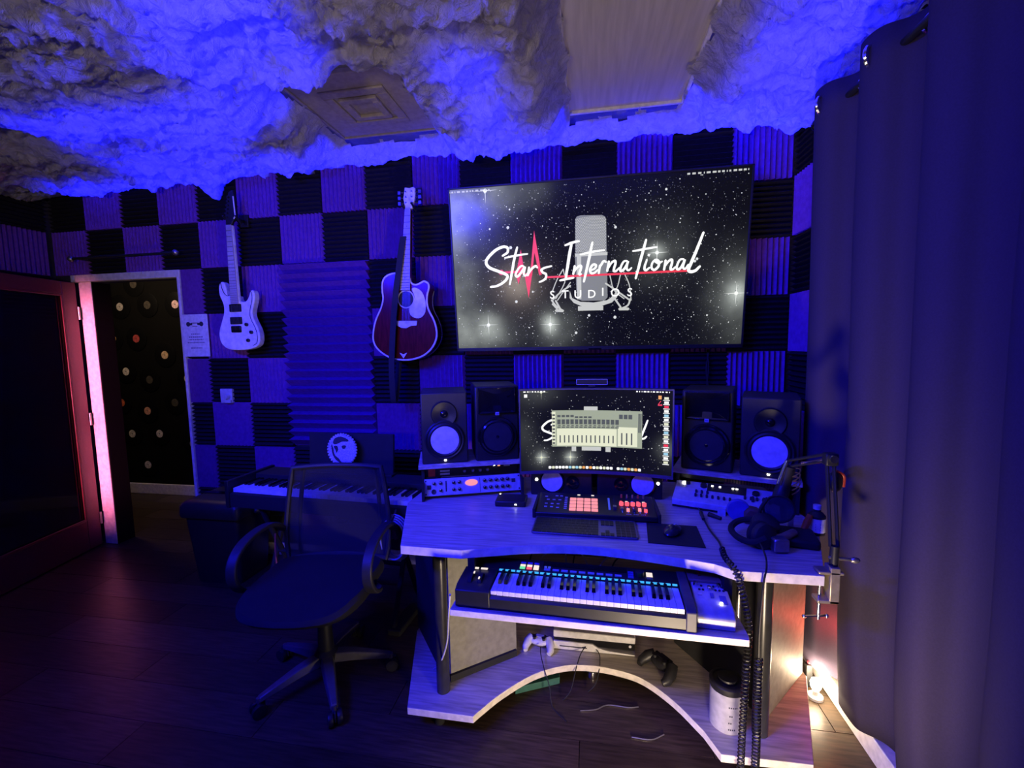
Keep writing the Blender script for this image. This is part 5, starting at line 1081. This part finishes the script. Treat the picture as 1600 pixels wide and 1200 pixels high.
MB().tube(cmr([(4.07, -1.09, .79), (4.06, -1.18, .775), (4.04, -1.245, .765), (4.025, -1.268, .73), (4.014, -1.28, .60), (4.012, -1.285, .50)], 5), .003, 6).build('straight_lead', 'black', c2, W=True)
MB().tube(coil_path([(4.012, -1.285, .50), (4.012, -1.285, .36), (4.014, -1.285, .2), (4.012, -1.28, .02)], .0105, .0115, 9), .0026, 5).build('hanging_coil', 'black', c2, W=True)

# ------------------------------------------------------------------ microphone and boom arm
ba = thing('boom_arm', 'black spring boom arm clamped to the right front corner of the desk', 'boom arm', (4.245, -1.19, .75))
MB().box(4.19, 4.26, -1.235, -1.195, .752, .762).box(4.222, 4.25, -1.235, -1.195, .66, .775).box(4.19, 4.25, -1.235, -1.195, .66, .672).build('clamp', mat('brass_grey', (.42, .36, .26), .4, .6), ba, W=True, bevel=.003)
MB().cyl((4.203, -1.215, .60), (4.203, -1.215, .712), .005).cyl((4.203, -1.215, .712), (4.203, -1.215, .717), .014).build('clamp_screw', 'chrome', ba, W=True)
MB().cyl((4.165, -1.215, .605), (4.225, -1.215, .612), .003).sph((4.163, -1.215, .605), .006, 6).sph((4.227, -1.215, .612), .006, 6).build('clamp_handle', 'chrome', ba, W=True)
MB().cyl((4.238, -1.215, .775), (4.24, -1.213, .835), .012).build('post', 'black', ba, W=True)
MB().cyl((4.225, -1.215, .80), (4.29, -1.215, .795), .005).sph((4.296, -1.215, .795), .009, 8, (1.6, 1, 1)).build('tightening_knob', 'steel', ba, W=True)
for d in (-.010, .010): MB().tube([(4.24 + d, -1.21, .83), (4.262 + d, -1.12, 1.075)], .0055, 8).build('lower_arm', 'black', ba, W=True)
B(4.243, 4.281, -1.135, -1.105, 1.06, 1.10).build('elbow', 'black', ba, W=True, bevel=.005)
MB().cyl((4.262, -1.145, 1.085), (4.262, -1.098, 1.085), .012).build('elbow_bolt', 'chrome', ba, W=True)
for d in (-.010, .012): MB().tube([(4.262, -1.115, 1.085 + d), (4.205, -.965, 1.02 + d)], .005, 8).build('upper_arm', 'black', ba, W=True)
MB().tube(coil_path([(4.258, -1.105, 1.075), (4.24, -1.05, 1.05), (4.225, -1.02, 1.038)], .005, .004, 8), .001, 4).build('spring', 'gold', ba, W=True)
MB().sph((4.287, -1.10, 1.0), .028, 10, (.8, .8, 1.2)).build('pop_guard', 'black', ba, W=True)
MB().tube(cmr([(4.29, -1.10, 1.035), (4.312, -1.10, 1.02), (4.312, -1.10, .985)], 5), .006, 8).build('red_clip', 'red', ba, W=True)
cmn = thing('condenser_microphone', 'condenser microphone in a striped shock mount at the end of the boom arm', 'microphone', (4.20, -.965, .98))
MB().lathe([(.0005, -.115), (.020, -.112), (.024, -.10), (.024, -.055), (.022, -.05), (.022, .03), (.012, .036), (.0005, .037)], 24, RY(.22)).build('body', 'black', cmn)
MB().lathe([(.0242, -.095), (.0248, -.09), (.0248, -.062), (.0242, -.06)], 24, RY(.22)).build('grille', 'charcoal', cmn)
MB().cyl((-.03, -.015, -.03), (-.005, -.012, .055), .008, .006).build('silver_stem', 'chrome', cmn)
for i in range(5): z = -.06 + i * .016; MB().tube(circ_ := [(.006 + .036 * math.cos(a * .4), .036 * math.sin(a * .4), z + .018 * math.cos(a * .4)) for a in range(-4, 5)], .0022, 5).build('mount_ring', 'gold', cmn)
pf = thing('pop_filter', 'round mesh pop filter in front of the condenser microphone', 'pop filter', (4.165, -1.0, .865), (0, .15, -.25))
MB().tube([(x, 0, z) for x, z in circ(.048, 32)], .004, 6, closed=True).build('hoop', 'black', pf)
MB().prism(circ(.047, 32), -.0008, .0008, XZ).build('mesh', mat('filter_mesh', (.03, .03, .05), .8, alpha=.72), pf, smooth=False)
MB().tube(cmr([(-.04, 0, .03), (-.055, .0, -.02), (-.045, .0, -.07), (-.02, .0, -.095)], 4), .006, 6).build('gooseneck', 'black', pf)
# small things at the right end of the desk
t = thing('tape_roll', 'blue round roll standing in front of the channel strip', 'roll', (4.085, -.835, .795), (0, 0, -.2))
MB().lathe([(.040, -.012), (.042, -.008), (.042, .008), (.040, .012)], 30, RX(PI / 2)).build('roll', 'blueplastic', t); MB().lathe([(.014, .0125), (.0005, .013)], 16, RX(PI / 2)).build('core', 'blueplastic', t)
t = thing('leather_case', 'small brown leather case beside the blue roll', 'case', (4.145, -.855, .75), (0, 0, -.2))
MB().prism([(-.045, 0), (.045, 0), (.045, .03), (.0, .062), (-.03, .065), (-.045, .045)], -.022, .022, XZ).build('case', 'brown', t, bevel=.008); B(-.01, .01, -.025, -.021, .02, .035).build('clasp', 'gold', t)
for nm, lab, x, y, a in (('white_lighter', 'white stick lighter standing left of the pop filter', 4.155, -.93, .2), ('blue_marker', 'pale blue marker standing right of the pop filter', 4.235, -.925, -.15)):
    t = thing(nm, lab, 'lighter' if 'lighter' in nm else 'marker', (x, y, .75), (0, 0, a))
    B(-.010, .010, -.008, .008, 0, .072).build('body', 'white', t, bevel=.003); B(-.008, .008, -.007, .007, .072, .085).build('cap', mat('cap_' + nm, (.2, .4, .7), .4), t, bevel=.002)
t = thing('orange_tool', 'orange handled tool leaning between marker and small bottle', 'tool', (4.285, -.94, .75), (0, 0, 0))
MB().tube([(-.02, -.01, .012), (.0, .0, .05), (.012, .005, .075)], [.010, .012, .009], 10).build('handle', 'orange', t); MB().tube([(-.02, -.01, .012), (-.045, -.02, .006)], .004, 6).build('shaft', 'steel', t)
t = thing('small_bottle', 'small bottle with white blue label by the boom arm', 'bottle', (4.325, -.92, .75), (0, 0, 0))
MB().lathe([(.026, 0), (.028, .004), (.028, .07), (.018, .082), (.012, .085), (.012, .095)], 24).build('bottle', 'charcoal', t); MB().lathe([(.0285, .012), (.0285, .062)], 24).build('label', 'paper', t); MB().lathe([(.013, .093), (.013, .108), (.0005, .109)], 16).build('cap', 'white', t)
lb = MB()
for z in (.022, .032, .042): lb.add([(.0288 * math.cos(a), .0288 * math.sin(a), z + e) for a, e in ((-2.1, 0), (-1.5, 0), (-1.5, .004), (-2.1, .004))], [(0, 1, 2, 3)])
lb.build('label_lines', 'blueplastic', t, smooth=False)
t = thing('white_stick', 'short white stick lying on the desk before the brown case', 'stick', (4.115, -.895, .755), (0, 0, .9))
MB().cyl((-.03, 0, 0), (.03, 0, .0), .004).build('shaft', 'white', t); MB().cyl((.03, 0, 0), (.04, 0, .0), .005).build('tip', 'steel', t)

# ================================================================== OFFICE CHAIR
ch = thing('office_chair', 'black mesh office chair with curved arms on a five-star base', 'chair', (2.36, -.985, 0), (0, 0, 0))
for i in range(5):
    a = math.radians(236 + 72 * i); c_, s_ = math.cos(a), math.sin(a); Tm = RZ(a)
    m = MB(); vs = []
    for x, w_, zt, zb in ((.03, .030, .125, .085), (.12, .026, .115, .08), (.22, .019, .092, .066), (.275, .015, .078, .058)): vs += [(x, -w_, zb), (x, w_, zb), (x, w_ * .75, zt), (x, -w_ * .75, zt)]
    fs = [(0, 3, 2, 1), (12, 13, 14, 15)]
    for k_ in range(3):
        for j in range(4): A_ = k_ * 4 + j; B_ = k_ * 4 + (j + 1) % 4; fs.append((A_, B_, B_ + 4, A_ + 4))
    bl_ = m.add(vs, fs, Tm).build('base_leg', mat('grey_nylon', (.10, .095, .085), .4) if i == 0 else bpy.data.materials['grey_nylon'], ch, bevel=.004)
    cs_ = MB().cyl((.275, 0, .03), (.275, 0, .075), .009, n=10, T=Tm).build('caster_stem', 'steel', bl_)
    wm = MB()
    for q in (-.017, .017): wm.lathe([(.012, -.011), (.026, -.009), (.028, 0), (.026, .009), (.012, .011)], 20, Tm @ TR(.28, q, .0282) @ RX(PI / 2))
    wm.build('caster', 'black', bl_); wm2 = MB().box(.252, .30, -.004, .004, .02, .06, Tm).build('caster_hood', 'charcoal', bl_, bevel=.003)
MB().lathe([(.048, .075), (.048, .125), (.034, .14), (.028, .28), (.026, .28)], 24).build('hub', 'black', ch)
MB().lathe([(.016, .25), (.016, .41)], 16).build('gas_lift', 'chrome', ch)
sa_ = RZ(.14)
B(-.10, .10, -.12, .12, .40, .435, sa_).build('mechanism', 'blackmat', ch, bevel=.006)
MB().tube([(.08, -.02, .415), (.20, -.03, .405)], .006, 8, sa_).build('lever', 'black', ch)
so = cmr([(-.22, .20, 0), (-.245, .05, 0), (-.24, -.12, 0), (-.17, -.23, 0), (0, -.26, 0), (.17, -.23, 0), (.24, -.12, 0), (.245, .05, 0), (.22, .20, 0), (0, .225, 0)], 4, True)
m = MB(); so2 = [(p[0], p[1]) for p in so]
n = len(so2); rings = [(.93, .435), (1., .455), (1., .48), (.95, .497), (.6, .503)]
for sc__, z in rings: m.v += [tuple(sa_ @ Vector((x * sc__, -.07 + y * sc__, z - (.025 * max(0, -y - .15) / .1 if z > .46 else 0)))) for x, y in so2]
for k_ in range(len(rings) - 1): m.f += [(k_ * n + i, k_ * n + (i + 1) % n, (k_ + 1) * n + (i + 1) % n, (k_ + 1) * n + i) for i in range(n)]
m.f += [tuple(reversed(range(n))), tuple(range((len(rings) - 1) * n, len(rings) * n))]
m.build('seat', mat('black_seat_cloth', (.006, .0055, .007), .85, bump=.1, bscale=400), ch)
# backrest: curved mesh in a frame
def bk_pt(u, v):   # u -1..1, v 0..1
    x = u * (.262 - .05 * v ** 1.5 - .03 * (1 - v) ** 4); z = .47 + .425 * v; y = .205 + .05 * (v - .3) ** 2 - .045 * u * u + .03 * math.sin(v * 2.4)
    return sa_ @ Vector((x, y, z))
m = MB(); NU, NV = 16, 16
for j in range(NV + 1):
    for i in range(NU + 1): m.v.append(tuple(bk_pt(-1 + 2 * i / NU, j / NV)))
m.f = [(j * (NU + 1) + i, j * (NU + 1) + i + 1, (j + 1) * (NU + 1) + i + 1, (j + 1) * (NU + 1) + i) for j in range(NV) for i in range(NU)]
m.build('mesh_back', 'mesh', ch)
ol = [bk_pt(-1, v / 12) for v in range(13)] + [bk_pt(-1 + 2 * i / 10, 1) for i in range(1, 11)] + [bk_pt(1, 1 - v / 12) for v in range(1, 13)] + [bk_pt(1 - 2 * i / 10, 0) for i in range(1, 10)]
MB().tube(ol, .012, 8, closed=True).build('back_frame', 'charcoal', ch)
for s in (-1, 1): MB().tube([bk_pt(s * .80, v / 10) + Vector((0, .008, 0)) for v in range(11)], .010, 6).build('back_rib', 'blackmat', ch)
MB().tube([sa_ @ Vector(p) for p in ((0, .08, .42), (0, .22, .42), (0, .26, .50), (0, .25, .62))], .018, 8).build('spine', 'black', ch)
def ribbon3(m, pts, w, t):
    P = [Vector(p) for p in pts]; vs = []; fs = []
    for i, p in enumerate(P):
        d = (P[min(i + 1, len(P) - 1)] - P[max(i - 1, 0)]).normalized(); sd = Vector((1, 0, 0)); nm = d.cross(sd).normalized()
        vs += [p - sd * w / 2 - nm * t / 2, p + sd * w / 2 - nm * t / 2, p + sd * w / 2 + nm * t / 2, p - sd * w / 2 + nm * t / 2]
    for i in range(len(P) - 1):
        for j in range(4): a = i * 4 + j; b = i * 4 + (j + 1) % 4; fs.append((a, b, b + 4, a + 4))
    fs += [(0, 3, 2, 1), tuple(len(vs) - 4 + i for i in range(4))]
    m.v += [tuple(sa_ @ v) for v in vs]; m.f += fs; return m
for s in (-1, 1):
    ap_ = cmr([(s * .262, .19, .60), (s * .268, .12, .655), (s * .27, .02, .675), (s * .27, -.10, .665), (s * .27, -.17, .62), (s * .27, -.18, .55), (s * .27, -.13, .48), (s * .262, -.05, .445), (s * .22, .0, .442)], 5)
    ribbon3(MB(), ap_, .042, .018).build('armrest', 'charcoal', ch, bevel=.005)

# ================================================================== BIN, PIANO
bn = thing('waste_bin', 'black plastic waste bin with lid standing beside the doorway', 'waste bin', (1.22, -.24, 0))
def loft(m, rings):
    n = len(rings[0]); o = len(m.v)
    for r in rings: m.v += r
    for k_ in range(len(rings) - 1): m.f += [(o + k_ * n + i, o + k_ * n + (i + 1) % n, o + (k_ + 1) * n + (i + 1) % n, o + (k_ + 1) * n + i) for i in range(n)]
    m.f += [tuple(reversed(range(o, o + n))), tuple(range(o + (len(rings) - 1) * n, o + len(rings) * n))]; return m
def rr3(hx, hy, z, r=.03): return [(x, y, z) for x, y in rrect(-hx, hx, -hy, hy, r)]
loft(MB(), [rr3(.15, .125, 0), rr3(.155, .13, .02), rr3(.19, .155, .45)]).build('body', 'black', bn)
loft(MB(), [rr3(.205, .17, .43), rr3(.21, .175, .445), rr3(.208, .173, .50), rr3(.19, .155, .525), rr3(.15, .12, .535)]).build('lid', 'black', bn)
for s in (-1, 1): MB().sph((s * .215, 0, .44), .03, 8, (.8, 1.4, .9)).build('latch', 'black', bn)
loft(MB(), [rr3(.17, .02, .52, .008), rr3(.165, .018, .54, .008)]).build('lid_rim', 'blackgloss', bn)

pn = thing('digital_piano', 'black digital piano on a stand between the chair and the foam wall', 'piano', (2.12, -.62, .0), (0, 0, -.075))
L0, L1 = -.535, .545
MB().prism([(-.03, .60), (.30, .60), (.30, .735), (.155, .735), (.150, .69), (.0, .682), (-.03, .675)], L0 - .01, L1 + .004, YZ).build('body', 'blackmat', pn, bevel=.004)
for q, w_ in ((L0 - .035, .025), (L1 + .004, .006)): B(q, q + w_, -.035, .305, .595, .745).build('end_block', 'black', pn, bevel=.004)
wk_ = MB(); n = 47; kw = (L1 - L0) / n
for i in range(n): wk_.box(L0 + i * kw + .0006, L0 + (i + 1) * kw - .0006, -.012, .148, .680, .702)
wk_.build('white_keys', 'whitekey', pn, smooth=False, kind='stuff')
bk_ = MB()
for i in range(n - 1):
    if i % 7 in (0, 1, 3, 4, 5): xx = L0 + (i + 1) * kw; bk_.box(xx - .006, xx + .006, .045, .148, .702, .715)
bk_.build('black_keys', 'blackgloss', pn, smooth=False, kind='stuff')
for q in (-.40, .40):
    MB().tube([(q, .0, .02), (q, .25, .60)], .014, 8).build('stand_bar', 'blackmat', pn); MB().tube([(q + .03, .25, .02), (q + .03, .0, .60)], .014, 8).build('stand_bar', 'blackmat', pn)
    B(q - .02, q + .05, -.03, .28, 0, .03).build('stand_foot', 'blackmat', pn, bevel=.005)
MB().tube([(-.40, .125, .30), (.40, .125, .30)], .012, 8).build('stand_cross_bar', 'blackmat', pn)
mp_ = thing('music_stand_panel', 'black upright panel with a silver round badge behind the chair', 'panel', (2.16, -.375, .735), (0, 0, -.03))
B(-.265, .265, 0, .02, 0, .232, RX(-.08)).build('board', 'blackmat', mp_, bevel=.004)
B(-.27, .27, -.03, .03, 0, .012).build('ledge', 'blackmat', mp_, bevel=.003)
bd = thing('round_badge', 'silver sequin badge with dark shapes on the black panel behind the chair', 'badge', (2.142, -.412, .886), (-.08, 0, -.03))
SQ = mat('silver_sequins', (.62, .60, .64), .45, .3, nz=.45, nscale=260, bump=.5, bscale=300)
MB().lathe([(.084, 0), (.084, .006), (.0005, .007)], 40, RX(PI / 2)).build('disc', SQ, bd)
bdm = MB()
for i in range(34): a = 2 * PI * i / 34; bdm.sph((.087 * math.cos(a), -.005, .087 * math.sin(a)), .0072, 4)
bdm.build('bead_rim', SQ, bd, kind='stuff')
dk = MB()
dk.prism([(p[0], p[1]) for p in cmr([(-.055, .035, 0), (-.045, .062, 0), (-.01, .074, 0), (.03, .062, 0), (.04, .048, 0), (.0, .045, 0), (-.035, .030, 0)], 4, True)], .0068, .0085, XZ)
dk.prism([(p[0], p[1]) for p in cmr([(-.05, .018, 0), (-.03, .02, 0), (-.024, .0, 0), (-.034, -.018, 0), (-.04, -.002, 0)], 4, True)], .0068, .0085, XZ)
dk.prism([(p[0], p[1]) for p in cmr([(.0, .022, 0), (.024, .024, 0), (.020, .008, 0), (.005, .006, 0)], 4, True)], .0068, .0085, XZ)
dk.prism([(p[0], p[1]) for p in cmr([(-.066, .03, 0), (-.06, -.02, 0), (-.04, -.055, 0), (-.0, -.078, 0), (-.02, -.05, 0), (-.045, -.03, 0), (-.055, .01, 0)], 4, True)], .0068, .0085, XZ)
dk.build('dark_shapes', 'ink', bd, smooth=False)
cw = thing('cable_coil', 'coiled cable hanging beneath the piano end by the desk', 'cable coil', (2.575, -.745, .66))
for i in range(6):
    a = i * .12 - .3; MB().tube([(0 + .004 * i, .012 * math.cos(q * .26 + i) + .01 * i - .03, -.105 + (.085 + .007 * (i % 4)) * math.sin(q * 2 * PI / 28)) if False else (.02 + (.062 + .006 * (i % 4)) * math.cos(q * 2 * PI / 28), -.03 + .010 * i, -.11 + (.095 + .006 * (i % 4)) * math.sin(q * 2 * PI / 28)) for q in range(28)], .0042, 6, closed=True).build('loop', mat('blue_grey_cable', (.25, .26, .34), .4) if i == 0 else bpy.data.materials['blue_grey_cable'], cw)
MB().tube([(.02, -.06, -.01), (.02, .0, .0), (.02, .02, .02)], .006, 6).build('tie', 'black', cw)
oc = cable('orange_cable', 'thin red-orange cable loop beside the chair arm', [(1.98, -.78, .55), (1.99, -.80, .47), (2.02, -.83, .40), (2.07, -.86, .37), (2.13, -.87, .40), (2.16, -.85, .48)], .004, 'orange')

# ================================================================== CURTAIN AND LAMP
cu = thing('curtain', 'long dark purple grommet curtain along the right side of the room', 'curtain', (4.42, -1.0, .05))
NS, NZ = 400, 26; Y0, Y1 = -.645, -4.0; vs = []; fs = []
def cx_(y, z):
    ph = 2 * PI * (-y - .70) / .29; t = (z - .06) / 2.35
    am = .046 * (1 - .15 * (1 - t)); base = 4.424 + .014 * math.sin(y * 2.3)
    return base - am * math.cos(ph) + .008 * math.sin(ph * 2.1 + 1 + 3 * t) * (1 - t) + .02 * (1 - t) * noise.noise((y * 2, z * 1.2, 4)) + .012 * (1 - t) + .035 * max(0, 1 - z / .6) ** 2
for j in range(NZ + 1):
    z_ = .055 + 2.345 * j / NZ
    for i in range(NS + 1):
        y = Y0 + (Y1 - Y0) * i / NS; z = z_ + .05 * max(0, 1 - j / 3) * max(0, min(1, (y + 1.35) / .3)); ph = 2 * PI * (-y - .70) / .29
        vs.append((cx_(y, z), y - .03 * math.sin(2 * ph) * .5, z))
fs = [(j * (NS + 1) + i, j * (NS + 1) + i + 1, (j + 1) * (NS + 1) + i + 1, (j + 1) * (NS + 1) + i) for j in range(NZ) for i in range(NS)]
m = MB(); m.v = vs; m.f = fs; co = m.build('cloth', 'fabric', cu, W=True); sd = co.modifiers.new('solid', 'SOLIDIFY'); sd.thickness = .003
gi = 0
for k_ in range(12):
    for q in (.25, .75):
        y = Y0 - (k_ + q) * .29
        if y < Y1: continue
        x = cx_(y, 2.335)
        ang = math.atan2(cx_(y - .01, 2.335) - cx_(y + .01, 2.335), -.02)
        MB().tube([(x + .030 * math.cos(a * PI / 10) * math.sin(.9 if q < .5 else -.9), y + .030 * math.cos(a * PI / 10) * math.cos(.9), 2.335 + .030 * math.sin(a * PI / 10)) for a in range(20)], .006, 6, closed=True).build('grommet', 'chrome', cu, W=True)
rd = thing('curtain_rod', 'black curtain rod running above the long dark curtain', 'curtain rod', (4.405, -.6, 2.335))
MB().cyl((4.432, -.56, 2.335), (4.432, -4.1, 2.335), .012).build('rod', 'black', rd, W=True); MB().sph((4.432, -.555, 2.335), .024, 10).build('finial', 'blackgloss', rd, W=True)
for y in (-.62, -3.9): B(4.395, 4.61, y - .008, y + .008, 2.322, 2.348).build('bracket', 'black', rd, W=True)

lp = thing('floor_lamp', 'small bright lamp on the floor between desk pedestal and curtain', 'lamp', (4.415, -.785, 0)); lp.scale = (.62, .62, .7)
MB().lathe([(.045, 0), (.045, .015), (.014, .02), (.014, .045), (.02, .05)], 20).build('base', 'white', lp)
MB().lathe([(.018, .048), (.03, .07), (.033, .09), (.026, .112), (.0005, .122)], 20).build('bulb', 'bulb', lp)
pl_ = point('floor_lamp_light', (4.415, -.785, .085), .02, 6.0, (1.0, .76, .48))
rl = thing('red_led', 'tiny red light on the floor beside the curtain edge', 'led', (4.415, -.72, .0))
B(-.012, .012, -.012, .012, 0, .10).build('body', 'black', rl, bevel=.003); MB().sph((0, -.004, .108), .008, 8).build('light', 'r_led', rl)
point('red_led_light', (4.435, -.86, .33), .01, 1.3, (1.0, .08, .05))
cable('lamp_cable', 'black cable arching beside the right pedestal near the lamp', [(4.44, -.50, .02), (4.43, -.50, .28), (4.44, -.58, .30), (4.46, -.68, .22), (4.48, -.76, .02)], .004)

# groups of alike things
for o in list(COL.objects):
    if o.parent is None and 'label' in o:
        n = o.name.split('.')[0]
        g = {'studio_monitor': 'white-coned studio monitors', 'horn_monitor': 'black horn speakers', 'desktop_speaker': 'small speakers under the screen', 'guitar_hook': 'guitar wall hooks'}.get(n)
        if g: o['group'] = g

# ================================================================== added housings for unseen lights beside and behind the camera
def aim(loc, to): return (Vector(to) - Vector(loc)).to_track_quat('-Z', 'Y').to_matrix().to_4x4()
lb_ = thing('ceiling_led_bar', 'blue LED bar hanging on two rods from the ceiling', 'led bar', tuple(bb.location))
Mt = aim(bb.location, (2.9, -.3, 1.15))
B(-.62, .62, -.075, .075, .006, .05, Mt).build('housing', 'blackmat', lb_, bevel=.004)
for s in (-1, 1):
    q = Mt @ Vector((s * .5, 0, .05)); MB().cyl(tuple(q), (q.x, q.y, CEIL - 2.35), .006).build('rod', 'black', lb_)
fs_ = thing('floor_spotlight', 'small black spotlight standing on the floor in front of the desk', 'spotlight', (3.84, -1.95, 0))
Mt = TR(0, 0, .15) @ aim((3.84, -1.95, .15), (3.76, -1.2, .46))
MB().lathe([(.055, .012), (.06, .02), (.06, .10), (.04, .115), (.0005, .116)], 24, TR(0, 0, 0) @ Mt @ TR(0, 0, .05)).build('can', 'black', fs_)
MB().lathe([(.06, 0), (.06, .012), (.012, .016), (.012, .10)], 24, TR(-.01, -.10, 0)).build('foot', 'black', fs_)
tl_ = thing('pink_tube_lamp', 'slim pink tube lamp on a round foot beside the open door', 'lamp', (pk.location.x, pk.location.y, 0))
MB().lathe([(.10, 0), (.10, .012), (.012, .018), (.012, .40)], 24).build('foot', 'black', tl_)
Mt = TR(0, 0, 1.15) @ aim(pk.location, (-.07, 0, 1.05))
B(-.02, .02, -.76, .76, .006, .03, Mt).build('backing', 'black', tl_, bevel=.003)
tr_ = thing('uplighter', 'tall black uplighter standing behind the camera', 'floor lamp', (2.6, -3.3, 0))
MB().lathe([(.13, 0), (.13, .02), (.014, .03), (.014, 1.30)], 24).build('stem', 'black', tr_)
MB().lathe([(.02, 1.29), (.09, 1.36), (.13, 1.44), (.128, 1.44), (.088, 1.365), (.02, 1.30)], 28).build('bowl', 'black', tr_)
